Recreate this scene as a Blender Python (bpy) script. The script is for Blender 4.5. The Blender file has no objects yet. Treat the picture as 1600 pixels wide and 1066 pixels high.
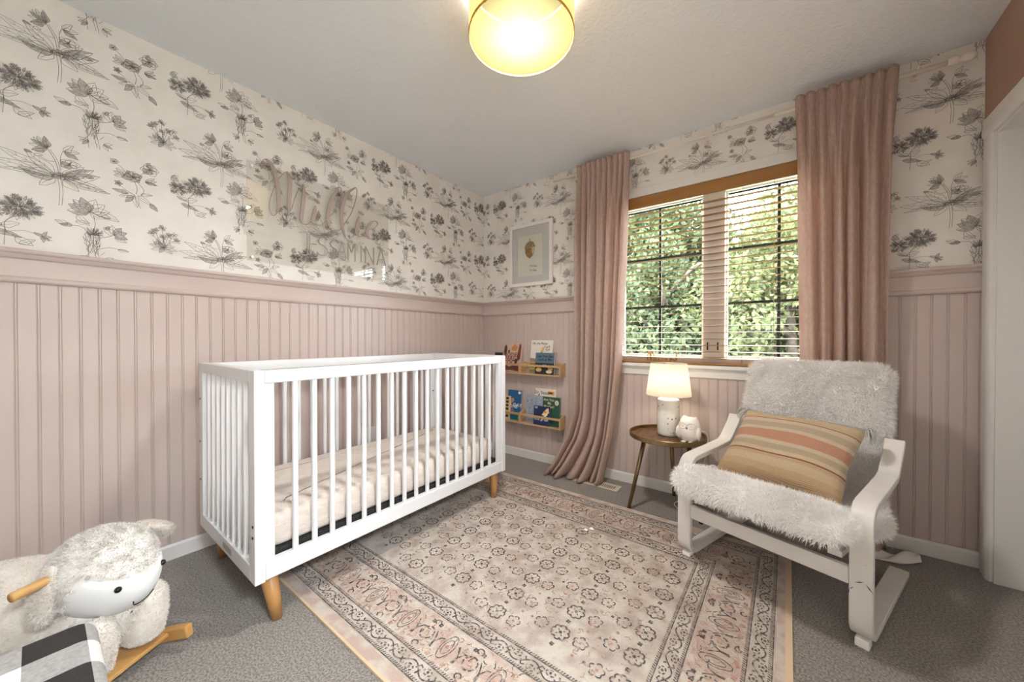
import bpy, bmesh, math, random
import numpy as np
from mathutils import Vector, Matrix, Quaternion
PI = math.pi
scene = bpy.context.scene
col = scene.collection

# ------------------------------------------------------------------ camera
cd = bpy.data.cameras.new('camera'); cam = bpy.data.objects.new('camera', cd); col.objects.link(cam)
cd.sensor_width = 36; cd.lens = 566.3 / 1600 * 36; cd.clip_start = .05; cd.clip_end = 200
cam.location = (2.3673, -2.6496, 1.0664)
cam.rotation_euler = (PI / 2 - .00779, 0, .65037)
scene.camera = cam
# ------------------------------------------------------------------ world, sun, exposure
SKY = 26.0
w = bpy.data.worlds.new('sky'); scene.world = w; w.use_nodes = True
bg = w.node_tree.nodes['Background']; bg.inputs[0].default_value = (.86, .94, 1, 1); bg.inputs[1].default_value = SKY
sd = bpy.data.lights.new('sun', 'SUN'); sd.energy = 14; sd.angle = .02; sd.color = (1, .95, .84)
so = bpy.data.objects.new('sun', sd); col.objects.link(so)
so.rotation_euler = Vector((.35, .75, -.75)).to_track_quat('-Z', 'Y').to_euler()
so.location = (0, 0, 12)
scene.view_settings.view_transform = 'Standard'; scene.view_settings.look = 'None'
scene.view_settings.gamma = 1; scene.view_settings.use_curve_mapping = False
scene.view_settings.exposure = 0.0
cy = scene.cycles
cy.max_bounces = 10; cy.diffuse_bounces = 6; cy.transparent_max_bounces = 24; cy.use_denoising = True
cy.sample_clamp_indirect = 8; cy.caustics_reflective = False; cy.caustics_refractive = False
CEIL_W = 142; HALL_FILL_W = 165; TABLE_W = 3.6

# ------------------------------------------------------------------ materials
def lin(c):
    return tuple(((v / 255) / 12.92 if v / 255 <= .04045 else ((v / 255 + .055) / 1.055) ** 2.4) for v in c) + (1,)
def mat(name, c, rough=.6, metal=0, c2=None, scale=20, detail=3, bump=0, bscale=None, stretch=None, spec=.5, fac=(.35, .65), sheen=0, trans=0, btype='noise'):
    m = bpy.data.materials.new(name); m.use_nodes = True; nt = m.node_tree; b = nt.nodes['Principled BSDF']
    b.inputs['Base Color'].default_value = lin(c); b.inputs['Roughness'].default_value = rough; b.inputs['Metallic'].default_value = metal
    b.inputs['Specular IOR Level'].default_value = spec
    if sheen: b.inputs['Sheen Weight'].default_value = sheen
    tc = nt.nodes.new('ShaderNodeTexCoord'); mp = nt.nodes.new('ShaderNodeMapping'); nt.links.new(tc.outputs['Object'], mp.inputs[0])
    if stretch: mp.inputs['Scale'].default_value = stretch
    if c2:
        n = nt.nodes.new('ShaderNodeTexNoise'); n.inputs['Scale'].default_value = scale; n.inputs['Detail'].default_value = detail
        r = nt.nodes.new('ShaderNodeValToRGB'); r.color_ramp.elements[0].position = fac[0]; r.color_ramp.elements[1].position = fac[1]
        r.color_ramp.elements[0].color = lin(c); r.color_ramp.elements[1].color = lin(c2)
        nt.links.new(mp.outputs[0], n.inputs[0]); nt.links.new(n.outputs['Fac'], r.inputs[0]); nt.links.new(r.outputs[0], b.inputs['Base Color'])
    if bump:
        if btype == 'noise':
            n2 = nt.nodes.new('ShaderNodeTexNoise'); n2.inputs['Detail'].default_value = 4
        else:
            n2 = nt.nodes.new('ShaderNodeTexVoronoi')
        n2.inputs['Scale'].default_value = bscale or scale
        bp = nt.nodes.new('ShaderNodeBump'); bp.inputs['Strength'].default_value = bump; bp.inputs['Distance'].default_value = .004
        nt.links.new(mp.outputs[0], n2.inputs[0]); nt.links.new(n2.outputs[0 if btype != 'noise' else 'Fac'], bp.inputs['Height']); nt.links.new(bp.outputs[0], b.inputs['Normal'])
    if trans:
        t = nt.nodes.new('ShaderNodeBsdfTranslucent'); mx = nt.nodes.new('ShaderNodeMixShader'); mx.inputs[0].default_value = trans
        src = b.inputs['Base Color'].links
        if src: nt.links.new(src[0].from_socket, t.inputs[0])
        else: t.inputs[0].default_value = lin(c)
        out = nt.nodes['Material Output']
        nt.links.new(b.outputs[0], mx.inputs[1]); nt.links.new(t.outputs[0], mx.inputs[2]); nt.links.new(mx.outputs[0], out.inputs[0])
    return m
def clear_mat(name, tint, gloss_rough=.0, base=.04, strength=1.0):
    m = bpy.data.materials.new(name); m.use_nodes = True; nt = m.node_tree; nt.nodes.remove(nt.nodes['Principled BSDF'])
    t = nt.nodes.new('ShaderNodeBsdfTransparent'); t.inputs[0].default_value = tint
    g = nt.nodes.new('ShaderNodeBsdfGlossy'); g.inputs['Roughness'].default_value = gloss_rough
    f = nt.nodes.new('ShaderNodeFresnel'); f.inputs['IOR'].default_value = 1.45
    mu = nt.nodes.new('ShaderNodeMath'); mu.operation = 'MULTIPLY'; mu.inputs[1].default_value = strength
    mx = nt.nodes.new('ShaderNodeMixShader'); ge = nt.nodes.new('ShaderNodeNewGeometry'); inv = nt.nodes.new('ShaderNodeMath'); inv.operation = 'SUBTRACT'; inv.inputs[0].default_value = 1; fb = nt.nodes.new('ShaderNodeMath'); fb.operation = 'MULTIPLY'
    nt.links.new(ge.outputs['Backfacing'], inv.inputs[1]); nt.links.new(f.outputs[0], mu.inputs[0]); nt.links.new(mu.outputs[0], fb.inputs[0]); nt.links.new(inv.outputs[0], fb.inputs[1]); nt.links.new(fb.outputs[0], mx.inputs[0])
    nt.links.new(t.outputs[0], mx.inputs[1]); nt.links.new(g.outputs[0], mx.inputs[2]); nt.links.new(mx.outputs[0], nt.nodes['Material Output'].inputs[0])
    return m
def glow_mat(name, c, transp, diff=.25):
    # thin lampshade: lets part of the bulb's light straight through, scatters the rest
    m = bpy.data.materials.new(name); m.use_nodes = True; nt = m.node_tree; nt.nodes.remove(nt.nodes['Principled BSDF'])
    tl = nt.nodes.new('ShaderNodeBsdfTranslucent'); tl.inputs[0].default_value = lin(c)
    df = nt.nodes.new('ShaderNodeBsdfDiffuse'); df.inputs[0].default_value = lin(c)
    tp = nt.nodes.new('ShaderNodeBsdfTransparent')
    a = nt.nodes.new('ShaderNodeMixShader'); a.inputs[0].default_value = diff
    b = nt.nodes.new('ShaderNodeMixShader'); b.inputs[0].default_value = transp
    nt.links.new(tl.outputs[0], a.inputs[1]); nt.links.new(df.outputs[0], a.inputs[2]); nt.links.new(a.outputs[0], b.inputs[1]); nt.links.new(tp.outputs[0], b.inputs[2])
    nt.links.new(b.outputs[0], nt.nodes['Material Output'].inputs[0])
    return m

m_paper = mat('wallpaper_ground', (237, 233, 227), .85, c2=(232, 227, 220), scale=6, bump=.05, bscale=300)
m_ink = mat('wallpaper_ink', (112, 105, 102), .9)
m_wash = mat('wallpaper_wash', (206, 201, 195), .9, c2=(176, 169, 163), scale=70, detail=4)
m_pink = mat('dusty_pink_paint', (200, 184, 178), .38, c2=(197, 180, 174), scale=3)
m_terra = mat('terracotta_paint', (174, 140, 121), .6)
m_ceil = mat('ceiling_texture', (233, 238, 243), .95, bump=1, bscale=60)
m_carpet = mat('carpet_pile', (112, 105, 99), 1, c2=(160, 153, 146), scale=150, detail=2, bump=1, bscale=230, sheen=.2, fac=(.38, .62))
m_white = mat('white_trim_paint', (226, 224, 221), .4)
m_cribw = mat('white_lacquer', (228, 229, 231), .32)
m_wood = mat('oak_leg', (188, 140, 86), .42, c2=(166, 118, 68), scale=8, stretch=(1, 1, .12))
m_birch = mat('birch_ply', (206, 172, 128), .5, c2=(190, 154, 110), scale=14, stretch=(.2, 1, 1))
m_black = mat('black_mesh', (32, 31, 32), .9, c2=(52, 50, 50), scale=90)
m_bolt = mat('dark_bolt', (30, 28, 28), .4, .6)
m_mattress = mat('mattress_cover', (222, 212, 203), .9, c2=(212, 200, 190), scale=60, bump=.5, bscale=140, stretch=(1, .35, 1))
m_curtain = mat('blush_linen', (224, 203, 192), .95, c2=(210, 187, 175), scale=160, detail=2, stretch=(1, 1, .25), bump=.2, bscale=260, trans=.48)
m_rod = mat('cream_rod', (234, 224, 212), .45)
m_valance = mat('honey_wood_valance', (186, 136, 78), .45, c2=(168, 118, 62), scale=10, stretch=(.15, 1, 1), trans=.25)
m_slat = mat('blind_slat', (176, 138, 98), .45, c2=(160, 122, 82), scale=10, stretch=(.15, 1, 1), trans=.12)
m_cord = mat('blind_cord', (150, 126, 100), .9)
m_muntin = mat('dark_muntin', (44, 46, 48), .5)
m_vinyl = mat('window_vinyl', (238, 234, 228), .45)
m_glass = clear_mat('window_glass', (.98, .99, .985, 1), strength=.35)
m_acryl = clear_mat('clear_acrylic', (.97, .965, .955, 1), strength=2.2)
m_brass = mat('aged_brass', (150, 128, 92), .38, .85, c2=(120, 98, 66), scale=12)
m_tray = mat('etched_brass_tray', (168, 124, 78), .3, .8, c2=(108, 76, 48), scale=55, detail=5, bump=.6, bscale=60, fac=(.42, .56))
m_ceramic = mat('cream_ceramic', (238, 232, 222), .25)
m_hole_shade = mat('star_hole_shade', (104, 92, 78), .8)
m_owl = mat('white_glazed_owl', (240, 232, 224), .22)
m_chair = mat('white_painted_birch', (222, 219, 215), .42, c2=(216, 212, 207), scale=8)
m_chip = mat('chipped_dark_edge', (58, 50, 44), .8)
m_web = mat('dark_webbing', (60, 56, 54), .95)
m_fur = mat('white_shag', (249, 247, 245), .95, sheen=.3)
m_furbase = mat('white_shag_backing', (240, 237, 234), 1)
m_plush = mat('ivory_plush', (228, 222, 214), 1, c2=(216, 208, 198), scale=30, sheen=.3)
m_face = mat('smooth_white_felt', (226, 226, 226), .85)
m_plushgrey = mat('frosted_plush', (230, 227, 223), 1, c2=(202, 196, 189), scale=45, detail=5, fac=(.42, .62), stretch=(.5, 1, 1))
m_pine = mat('pale_pine', (208, 164, 104), .42, c2=(188, 142, 84), scale=9, stretch=(.3, 1, 1))
m_eye = mat('black_bead', (16, 15, 15), .12)
m_vent = mat('almond_metal', (218, 205, 186), .5)
m_dark = mat('dark_cap_duct_shade', (26, 24, 23), .9)
m_frame = mat('white_frame', (238, 234, 228), .45)
m_mount = mat('grey_mount', (206, 201, 199), .9)
m_art = mat('art_paper', (222, 216, 205), .9)
m_acorn = mat('acorn_brown', (170, 128, 82), .9, c2=(142, 102, 62), scale=40)
m_cap = mat('acorn_cap', (168, 144, 108), .9, c2=(140, 116, 82), scale=60)
m_text = mat('grey_lettering', (110, 104, 98), .9)
m_sign = mat('taupe_acrylic_lettering', (170, 152, 143), .45)
m_sign2 = mat('thin_taupe_lettering', (158, 147, 138), .5)
m_cloth = mat('white_cotton', (224, 220, 216), .95)
m_bit = mat('white_plastic', (250, 250, 245), .4)
m_rug = mat('rug_pile', (204, 193, 182), 1, c2=(174, 157, 145), scale=13, detail=12, bump=.9, bscale=260, sheen=.2, fac=(.4, .66))
m_rugpink = mat('rug_pile_rose', (192, 168, 156), 1, c2=(206, 194, 182), scale=16, detail=9, bump=.9, bscale=260, fac=(.42, .6))
m_rugedge = mat('rug_binding', (214, 188, 158), .9)
m_rugink = mat('rug_charcoal', (84, 78, 75), 1, c2=(164, 150, 140), scale=70, detail=4, fac=(.46, .64), bump=.6, bscale=260)
m_rugsoft = mat('rug_soft_tan', (164, 140, 122), 1, c2=(190, 170, 154), scale=60, fac=(.4, .62))
m_rust = mat('rug_rust', (172, 124, 106), 1, c2=(196, 168, 152), scale=50, fac=(.4, .62))
m_hall = mat('hall_white', (232, 230, 226), .9)
m_bulb = None

# ------------------------------------------------------------------ object helpers
def link(name, me, m, parent=None, smooth=False):
    ob = bpy.data.objects.new(name, me); col.objects.link(ob)
    if parent is not None: ob.parent = parent
    ms = m if isinstance(m, (list, tuple)) else [m]
    if not me.materials:
        for x in ms: me.materials.append(x)
    if smooth:
        me.polygons.foreach_set('use_smooth', [True] * len(me.polygons))
    return ob
def tag(o, label=None, cat=None, group=None, kind=None):
    if label: o['label'] = label
    if cat: o['category'] = cat
    if group: o['group'] = group
    if kind: o['kind'] = kind
    return o
def empty(name, label, cat, loc=(0, 0, 0), rz=0, group=None):
    o = bpy.data.objects.new(name, None); col.objects.link(o); o.location = loc; o.rotation_euler = (0, 0, rz); o.empty_display_size = .05
    return tag(o, label, cat, group)
def pydata(name, v, f):
    me = bpy.data.meshes.new(name); me.from_pydata([tuple(map(float, p)) for p in v], [], [tuple(map(int, q)) for q in f]); me.update(); return me
class MB:
    def __init__(s): s.v = []; s.f = []; s.mi = []
    def add(s, v, f, mi=0):
        o = len(s.v); s.v += [tuple(p) for p in v]; s.f += [tuple(i + o for i in q) for q in f]; s.mi += [mi] * len(f); return s
    def box(s, a, b, mi=0, bev=0):
        x0, y0, z0 = a; x1, y1, z1 = b
        if bev <= 0:
            v = [(x0, y0, z0), (x1, y0, z0), (x1, y1, z0), (x0, y1, z0), (x0, y0, z1), (x1, y0, z1), (x1, y1, z1), (x0, y1, z1)]
            return s.add(v, [(3, 2, 1, 0), (4, 5, 6, 7), (0, 1, 5, 4), (1, 2, 6, 5), (2, 3, 7, 6), (3, 0, 4, 7)], mi)
        bm = bmesh.new(); bmesh.ops.create_cube(bm, size=1)
        for q in bm.verts: q.co = Vector(((x0 + x1) / 2 + q.co.x * (x1 - x0), (y0 + y1) / 2 + q.co.y * (y1 - y0), (z0 + z1) / 2 + q.co.z * (z1 - z0)))
        bmesh.ops.bevel(bm, geom=bm.edges[:], offset=bev, segments=2, affect='EDGES', profile=.5)
        bm.verts.ensure_lookup_table(); bm.verts.index_update()
        s.add([q.co[:] for q in bm.verts], [[q.index for q in p.verts] for p in bm.faces], mi); bm.free(); return s
    def tube(s, pts, r, n=10, cap=True, mi=0):
        pts = [Vector(p) for p in pts]; rs = r if isinstance(r, (list, tuple)) else [r] * len(pts)
        V = []; F = []; t0 = (pts[1] - pts[0]).normalized(); up = Vector((0, 0, 1)) if abs(t0.z) < .9 else Vector((1, 0, 0)); nx = t0.cross(up).normalized()
        for i, p in enumerate(pts):
            t = (pts[min(i + 1, len(pts) - 1)] - pts[max(i - 1, 0)]).normalized(); nx = (nx - t * nx.dot(t)).normalized(); ny = t.cross(nx)
            V += [p + (nx * math.cos(a) + ny * math.sin(a)) * rs[i] for a in [2 * PI * k / n for k in range(n)]]
        for i in range(len(pts) - 1):
            for k in range(n): F.append((i * n + k, i * n + (k + 1) % n, (i + 1) * n + (k + 1) % n, (i + 1) * n + k))
        if cap: F += [tuple(range(n))[::-1], tuple((len(pts) - 1) * n + k for k in range(n))]
        return s.add([p[:] for p in V], F, mi)
    def lathe(s, prof, n=32, c=(0, 0, 0), cap=(True, True), sx=1, sy=1, mi=0):
        V = []; F = []
        for (r, z) in prof: V += [(c[0] + sx * r * math.cos(2 * PI * k / n), c[1] + sy * r * math.sin(2 * PI * k / n), c[2] + z) for k in range(n)]
        for i in range(len(prof) - 1):
            for k in range(n): F.append((i * n + k, i * n + (k + 1) % n, (i + 1) * n + (k + 1) % n, (i + 1) * n + k))
        if cap[0]: F.append(tuple(range(n))[::-1])
        if cap[1]: F.append(tuple((len(prof) - 1) * n + k for k in range(n)))
        return s.add(V, F, mi)
    def extrude(s, prof, fn, a, b, mi=0):
        # prof: closed 2D polygon (p,q); fn(p,q,t) -> 3D point, t from a to b
        n = len(prof); V = [fn(p, q, a) for p, q in prof] + [fn(p, q, b) for p, q in prof]
        F = [(k, (k + 1) % n, n + (k + 1) % n, n + k) for k in range(n)] + [tuple(range(n))[::-1], tuple(range(n, 2 * n))]
        return s.add(V, F, mi)
    def sphere(s, c, r, n=16, m=10, mi=0, R=None):
        rx, ry, rz = r if isinstance(r, (list, tuple)) else (r, r, r)
        V = [Vector((0, 0, rz))]; F = []
        for i in range(1, m):
            th = PI * i / m
            V += [Vector((rx * math.sin(th) * math.cos(2 * PI * k / n), ry * math.sin(th) * math.sin(2 * PI * k / n), rz * math.cos(th))) for k in range(n)]
        V.append(Vector((0, 0, -rz)))
        for k in range(n): F.append((0, 1 + k, 1 + (k + 1) % n))
        for i in range(m - 2):
            for k in range(n): F.append((1 + i * n + k, 1 + (i + 1) * n + k, 1 + (i + 1) * n + (k + 1) % n, 1 + i * n + (k + 1) % n))
        L = len(V) - 1
        for k in range(n): F.append((L, 1 + (m - 2) * n + (k + 1) % n, 1 + (m - 2) * n + k))
        if R is not None: V = [R @ p for p in V]
        return s.add([(p.x + c[0], p.y + c[1], p.z + c[2]) for p in V], F, mi)
    def grid(s, fn, nu, nv, closed_u=False, mi=0):
        V = [fn(i / (nu if closed_u else nu - 1), j / (nv - 1)) for j in range(nv) for i in range(nu)]; F = []
        for j in range(nv - 1):
            for i in range(nu if closed_u else nu - 1): F.append((j * nu + i, j * nu + (i + 1) % nu, (j + 1) * nu + (i + 1) % nu, (j + 1) * nu + i))
        return s.add(V, F, mi)
    def mesh(s, name='mesh', recalc=True):
        me = pydata(name, s.v, s.f)
        if any(s.mi): me.polygons.foreach_set('material_index', s.mi)
        if recalc:
            bm = bmesh.new(); bm.from_mesh(me); bmesh.ops.recalc_face_normals(bm, faces=bm.faces[:]); bm.to_mesh(me); bm.free()
        return me
    def obj(s, name, m, parent=None, smooth=False, recalc=True):
        return link(name, s.mesh(name, recalc), m, parent, smooth)
def autosmooth(o, ang=40):
    me = o.data; me.polygons.foreach_set('use_smooth', [True] * len(me.polygons))
    bm = bmesh.new(); bm.from_mesh(me)
    for e in bm.edges:
        if len(e.link_faces) == 2 and e.calc_face_angle(0) > math.radians(ang): e.smooth = False
    bm.to_mesh(me); bm.free(); return o
def copy_child(o, parent):
    c = o.copy(); col.objects.link(c); c.parent = parent; return c
def bez(pts, n=12):
    # Catmull-Rom through the points
    P = [Vector(p) for p in pts]; out = []
    for i in range(len(P) - 1):
        p0 = P[max(i - 1, 0)]; p1 = P[i]; p2 = P[i + 1]; p3 = P[min(i + 2, len(P) - 1)]
        for k in range(n):
            t = k / n; out.append(.5 * ((2 * p1) + (p2 - p0) * t + (2 * p0 - 5 * p1 + 4 * p2 - p3) * t * t + (3 * p1 - p0 - 3 * p2 + p3) * t ** 3))
    return out + [P[-1]]
def strands(name, pts, nrm, tan, length, width, m, parent, seed=1, droop=.25, jitter=.35, kind='stuff'):
    # fur: one joined mesh of short curved tapering blades
    rng = np.random.default_rng(seed); n = len(pts); P = np.array(pts); N = np.array(nrm); T = np.array(tan)
    L = length * rng.uniform(.65, 1.25, (n, 1))
    d = N + T * rng.normal(.35, .35, (n, 1)) + rng.normal(0, jitter, (n, 3)); d /= np.linalg.norm(d, axis=1, keepdims=True)
    d2 = d + np.array([0, 0, -droop]) + T * .35 + rng.normal(0, jitter * .6, (n, 3)); d2 /= np.linalg.norm(d2, axis=1, keepdims=True)
    mid = P + d * L * .5; tip = mid + d2 * L * .5
    sd_ = np.cross(d, rng.normal(0, 1, (n, 3))); sd_ /= np.linalg.norm(sd_, axis=1, keepdims=True) + 1e-9
    wv = sd_ * width * .5
    V = np.stack([P - wv, P + wv, mid - wv * .8, mid + wv * .8, tip], 1).reshape(-1, 3)
    b = np.arange(n)[:, None] * 5
    F = np.concatenate([b + [0, 1, 3], b + [0, 3, 2], b + [2, 3, 4]], 0)
    me = bpy.data.meshes.new(name); me.vertices.add(len(V)); me.vertices.foreach_set('co', V.ravel())
    me.loops.add(F.size); me.loops.foreach_set('vertex_index', F.ravel().astype(np.int32))
    me.polygons.add(len(F)); me.polygons.foreach_set('loop_start', np.arange(0, F.size, 3, dtype=np.int32)); me.polygons.foreach_set('loop_total', np.full(len(F), 3, np.int32))
    me.update(); me.validate(); o = link(name, me, m, parent, True); o['kind'] = kind; return o
def text(body, size, mt, parent, M4, name='lettering', align='CENTER', bold=0):
    cu = bpy.data.curves.new('t', 'FONT'); cu.body = body; cu.size = size; cu.align_x = align; cu.align_y = 'CENTER'; cu.offset = bold; cu.resolution_u = 2
    o = bpy.data.objects.new('t', cu); col.objects.link(o)
    dg = bpy.context.evaluated_depsgraph_get(); me = bpy.data.meshes.new_from_object(o.evaluated_get(dg)); bpy.data.objects.remove(o); bpy.data.curves.remove(cu)
    me.materials.clear(); r = link(name, me, mt, parent); r.matrix_local = M4; return r

# ------------------------------------------------------------------ room constants
W, H, YF, T = 3.084, 2.44, -3.25, .12
ZR, RAILH = 1.407, .128
WX0, WX1, WZ0, WZ1 = 1.335, 2.635, .889, 2.084      # window opening

def struct(o, label, cat):
    return tag(o, label, cat, kind='structure')
floor = struct(MB().box((-T, YF - T, -.1), (W + T, T, 0)).obj('floor', m_carpet), 'grey cut-pile carpet covering the whole floor', 'floor')
ceiling = struct(MB().box((-T, YF - T, H), (W + T, T, H + .12)).obj('ceiling', m_ceil), 'white stippled ceiling', 'ceiling')
wall_left = struct(MB().box((-T, YF - T, 0), (0, T, H)).obj('wall_left', m_paper), 'floral papered wall above pink beadboard, behind the crib', 'wall')
wb = MB()
wb.box((0, 0, 0), (WX0, T, H)); wb.box((WX1, 0, 0), (W + T, T, H)); wb.box((WX0, 0, 0), (WX1, T, WZ0)); wb.box((WX0, 0, WZ1), (WX1, T, H))
wall_back = struct(wb.obj('wall_back', m_paper), 'floral papered wall with the window and pink beadboard', 'wall')
# closet wall on the right with its opening (y from -.125 down to -1.65, head at 1.96)
CY0, CY1, CZ = -.125, -1.65, 1.965
DY0, DY1, DZ = -2.12, -3.02, 2.05                    # added unseen doorway, lets the hall fill light into the room
wr = MB(); wr.box((W, CY0, 0), (W + T, 0, H)); wr.box((W, DY0, 0), (W + T, CY1, H)); wr.box((W, CY1, CZ), (W + T, CY0, H)); wr.box((W, DY1, DZ), (W + T, DY0, H)); wr.box((W, YF, 0), (W + T, DY1, H))
wall_right = struct(wr.obj('wall_right', m_terra), 'terracotta wall with the closet opening', 'wall')
wall_front = struct(MB().box((0, YF - T, 0), (W + T, YF, H)).obj('wall_front', m_paper), 'papered wall behind the viewer', 'wall')
hb = MB(); hx0, hx1, hy0, hy1 = W + T, 5.0, -3.4, -1.86
hb.box((hx0, hy0, -.1), (hx1, hy1, 0)); hb.box((hx0, hy0, H), (hx1, hy1, H + .1)); hb.box((hx0, hy0 - .1, -.1), (hx1, hy0, H + .1)); hb.box((hx0, hy1, -.1), (hx1, hy1 + .06, H + .1)); hb.box((hx1, hy0 - .1, -.1), (hx1 + .1, hy1 + .06, H + .1))
struct(hb.obj('wall_added_hall', m_hall), 'added unseen white hallway shell bouncing fill light through the doorway', 'wall')  # unseen shell, added only to bounce the fill lamp into the room
cl = MB(); cl.box((W + .7, hy1 + .06, 0), (W + .75, T, H)); cl.box((W + T, hy1 + .06, -.1), (W + .75, T, 0)); cl.box((W + T, hy1 + .06, H), (W + .75, T, H + .1)); cl.box((W + T, .02, 0), (W + .7, T, H)); struct(cl.obj('wall_closet', m_hall), 'plain inner walls of the closet', 'wall')

# ---- beadboard planks
pitch = .0535
prof = [(0, 0), (0, .010), (.0405, .010), (.0418, .0075), (.0432, .0075), (.0442, .0098), (.0462, .0108), (.0482, .0098), (.0492, .0075), (.0506, .0075), (.052, .010), (.0535, .010), (.0535, 0)]
zb0, zb1 = .075, ZR - RAILH + .01
pm = MB().extrude(prof, lambda p, q, t: (q, p, t), zb0, zb1).mesh('plank')
pm.materials.append(m_pink)
n = int(3.25 / pitch); y = -2.696 - .0465 - pitch * 10
y0 = y
while y < -.03:
    if y > YF - .02:
        o = link('plank', pm, m_pink, wall_left); o.location = (0, y, 0)
        if y + pitch > -.005: o.scale.y = (-.011 - y) / pitch
    y += pitch
x = 3.031 - .0465 - pitch * 57
pmb = {}
def back_plank(z1):
    if z1 not in pmb:
        pmb[z1] = MB().extrude(prof, lambda p, q, t: (p, -q, t), zb0, z1).mesh('plank'); pmb[z1].materials.append(m_pink)
    return pmb[z1]
while x < W - .02:
    if x > -.03:
        under = x + pitch > WX0 - .07 and x < WX1 + .07
        o = link('plank', back_plank(.82 if under else zb1), m_pink, wall_back); o.location = (max(x, 0), 0, 0)
        if x + pitch > W: o.scale.x = (W - x - .001) / pitch
    x += pitch
# ---- chair rail and baseboards
railp = [(0, 0), (.044, 0), (.049, -.004), (.050, -.010), (.046, -.016), (.040, -.018), (.037, -.024), (.029, -.033), (.022, -.036), (.020, -.041), (.020, -.103), (.025, -.106), (.028, -.113), (.027, -.120), (.022, -.126), (.014, -.128), (0, -.128)]
struct(autosmooth(MB().extrude(railp, lambda p, q, t: (p, t, ZR + q), YF, -.001).obj('trim_1', m_pink), 25), 'dusty pink chair rail moulding along the crib wall', 'chair rail')
r2 = MB().extrude(railp, lambda p, q, t: (t, -p, ZR + q), .001, WX0 - .075).extrude(railp, lambda p, q, t: (t, -p, ZR + q), WX1 + .075, W - .001)
struct(autosmooth(r2.obj('trim_2', m_pink), 25), 'dusty pink chair rail moulding along the window wall', 'chair rail')
basep = [(0, 0), (.013, 0), (.013, .062), (.010, .070), (.006, .076), (.004, .08), (0, .08)]
struct(MB().extrude(basep, lambda p, q, t: (p + .0005, t, q), YF, -.014).obj('baseboard_left', m_white), 'white baseboard along the crib wall', 'baseboard')
struct(MB().extrude(basep, lambda p, q, t: (t, -p - .0005, q), .001, W - .001).obj('baseboard_back', m_white), 'white baseboard along the window wall', 'baseboard')

# ------------------------------------------------------------------ wallpaper print (flat ink drawing repeated on the paper)
class Ink:
    def __init__(s): s.v = []; s.f = []; s.m = []; s.k = 0; s.q = 0
    def stroke(s, pts, w0, w1=None, mi=0):
        w1 = w0 if w1 is None else w1; P = np.array([(p[0], p[1]) for p in pts], float); n = len(P)
        if n < 2: return
        d = np.gradient(P, axis=0); d /= np.linalg.norm(d, axis=1, keepdims=True) + 1e-9; nn = np.stack([-d[:, 1], d[:, 0]], 1)
        wd = np.linspace(w0, w1, n)[:, None] * .5; b = len(s.v); s.k += 1; z = (s.k % 61) * 8e-6
        for a, c in zip(P + nn * wd, P - nn * wd): s.v += [(a[0], a[1], z), (c[0], c[1], z)]
        for i in range(n - 1): s.f.append((b + 2 * i, b + 2 * i + 1, b + 2 * i + 3, b + 2 * i + 2)); s.m.append(mi)
    def fill(s, pts, mi=1, z=-.0007):
        b = len(s.v); s.q += 1; z = z + (s.q % 47) * 1.2e-5 if z < 0 else .0006 + (s.q % 47) * 4e-6; c = np.mean(np.array([(p[0], p[1]) for p in pts]), 0); s.v.append((c[0], c[1], z)); s.v += [(p[0], p[1], z) for p in pts]; n = len(pts)
        for i in range(n): s.f.append((b, b + 1 + i, b + 1 + (i + 1) % n)); s.m.append(mi)
def leaf_pts(x, y, ang, L, Wd, bend=.0, wob=0, rng=None, n=12):
    pts = []
    for sgn in (1, -1):
        for i in range(n + 1):
            t = i / n if sgn > 0 else 1 - i / n
            hw = Wd * math.sin(PI * t ** .8) * (1 - .25 * t) * .5
            if wob: hw *= 1 + wob * math.sin(9 * t + sgn) * .5
            px = t * L; py = sgn * hw + bend * L * t * t
            pts.append((x + px * math.cos(ang) - py * math.sin(ang), y + px * math.sin(ang) + py * math.cos(ang)))
    return pts
LW = .0011
def leaf(I, x, y, ang, L, Wd, fill=0, bend=0, wob=.3, vein=True, lw=LW):
    ang = math.radians(ang); p = leaf_pts(x, y, ang, L, Wd, bend, wob)
    if fill == 1: I.fill(p)
    if fill == 2: I.fill(p[:13] + [((p[0][0] * (1 - t) + p[12][0] * t), (p[0][1] * (1 - t) + p[12][1] * t)) for t in (.75, .5, .25)])
    I.stroke(p + [p[0]], lw)
    if vein and L > .03:
        v = [(x + t * L * math.cos(ang) - bend * L * t * t * math.sin(ang), y + t * L * math.sin(ang) + bend * L * t * t * math.cos(ang)) for t in [i / 6 for i in range(6)]]
        I.stroke(v, lw * .8)
        for k in ((2, 3, 4) if L > .06 else ()):
            for sg in (1, -1):
                a = ang + sg * .7; I.stroke([v[k], (v[k][0] + math.cos(a) * Wd * .35, v[k][1] + math.sin(a) * Wd * .35)], lw * .6)
def curve(I, pts, w0=LW * 1.2, w1=None): I.stroke(bez([(p[0], p[1], 0) for p in pts], 6), w0, w1)
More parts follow.
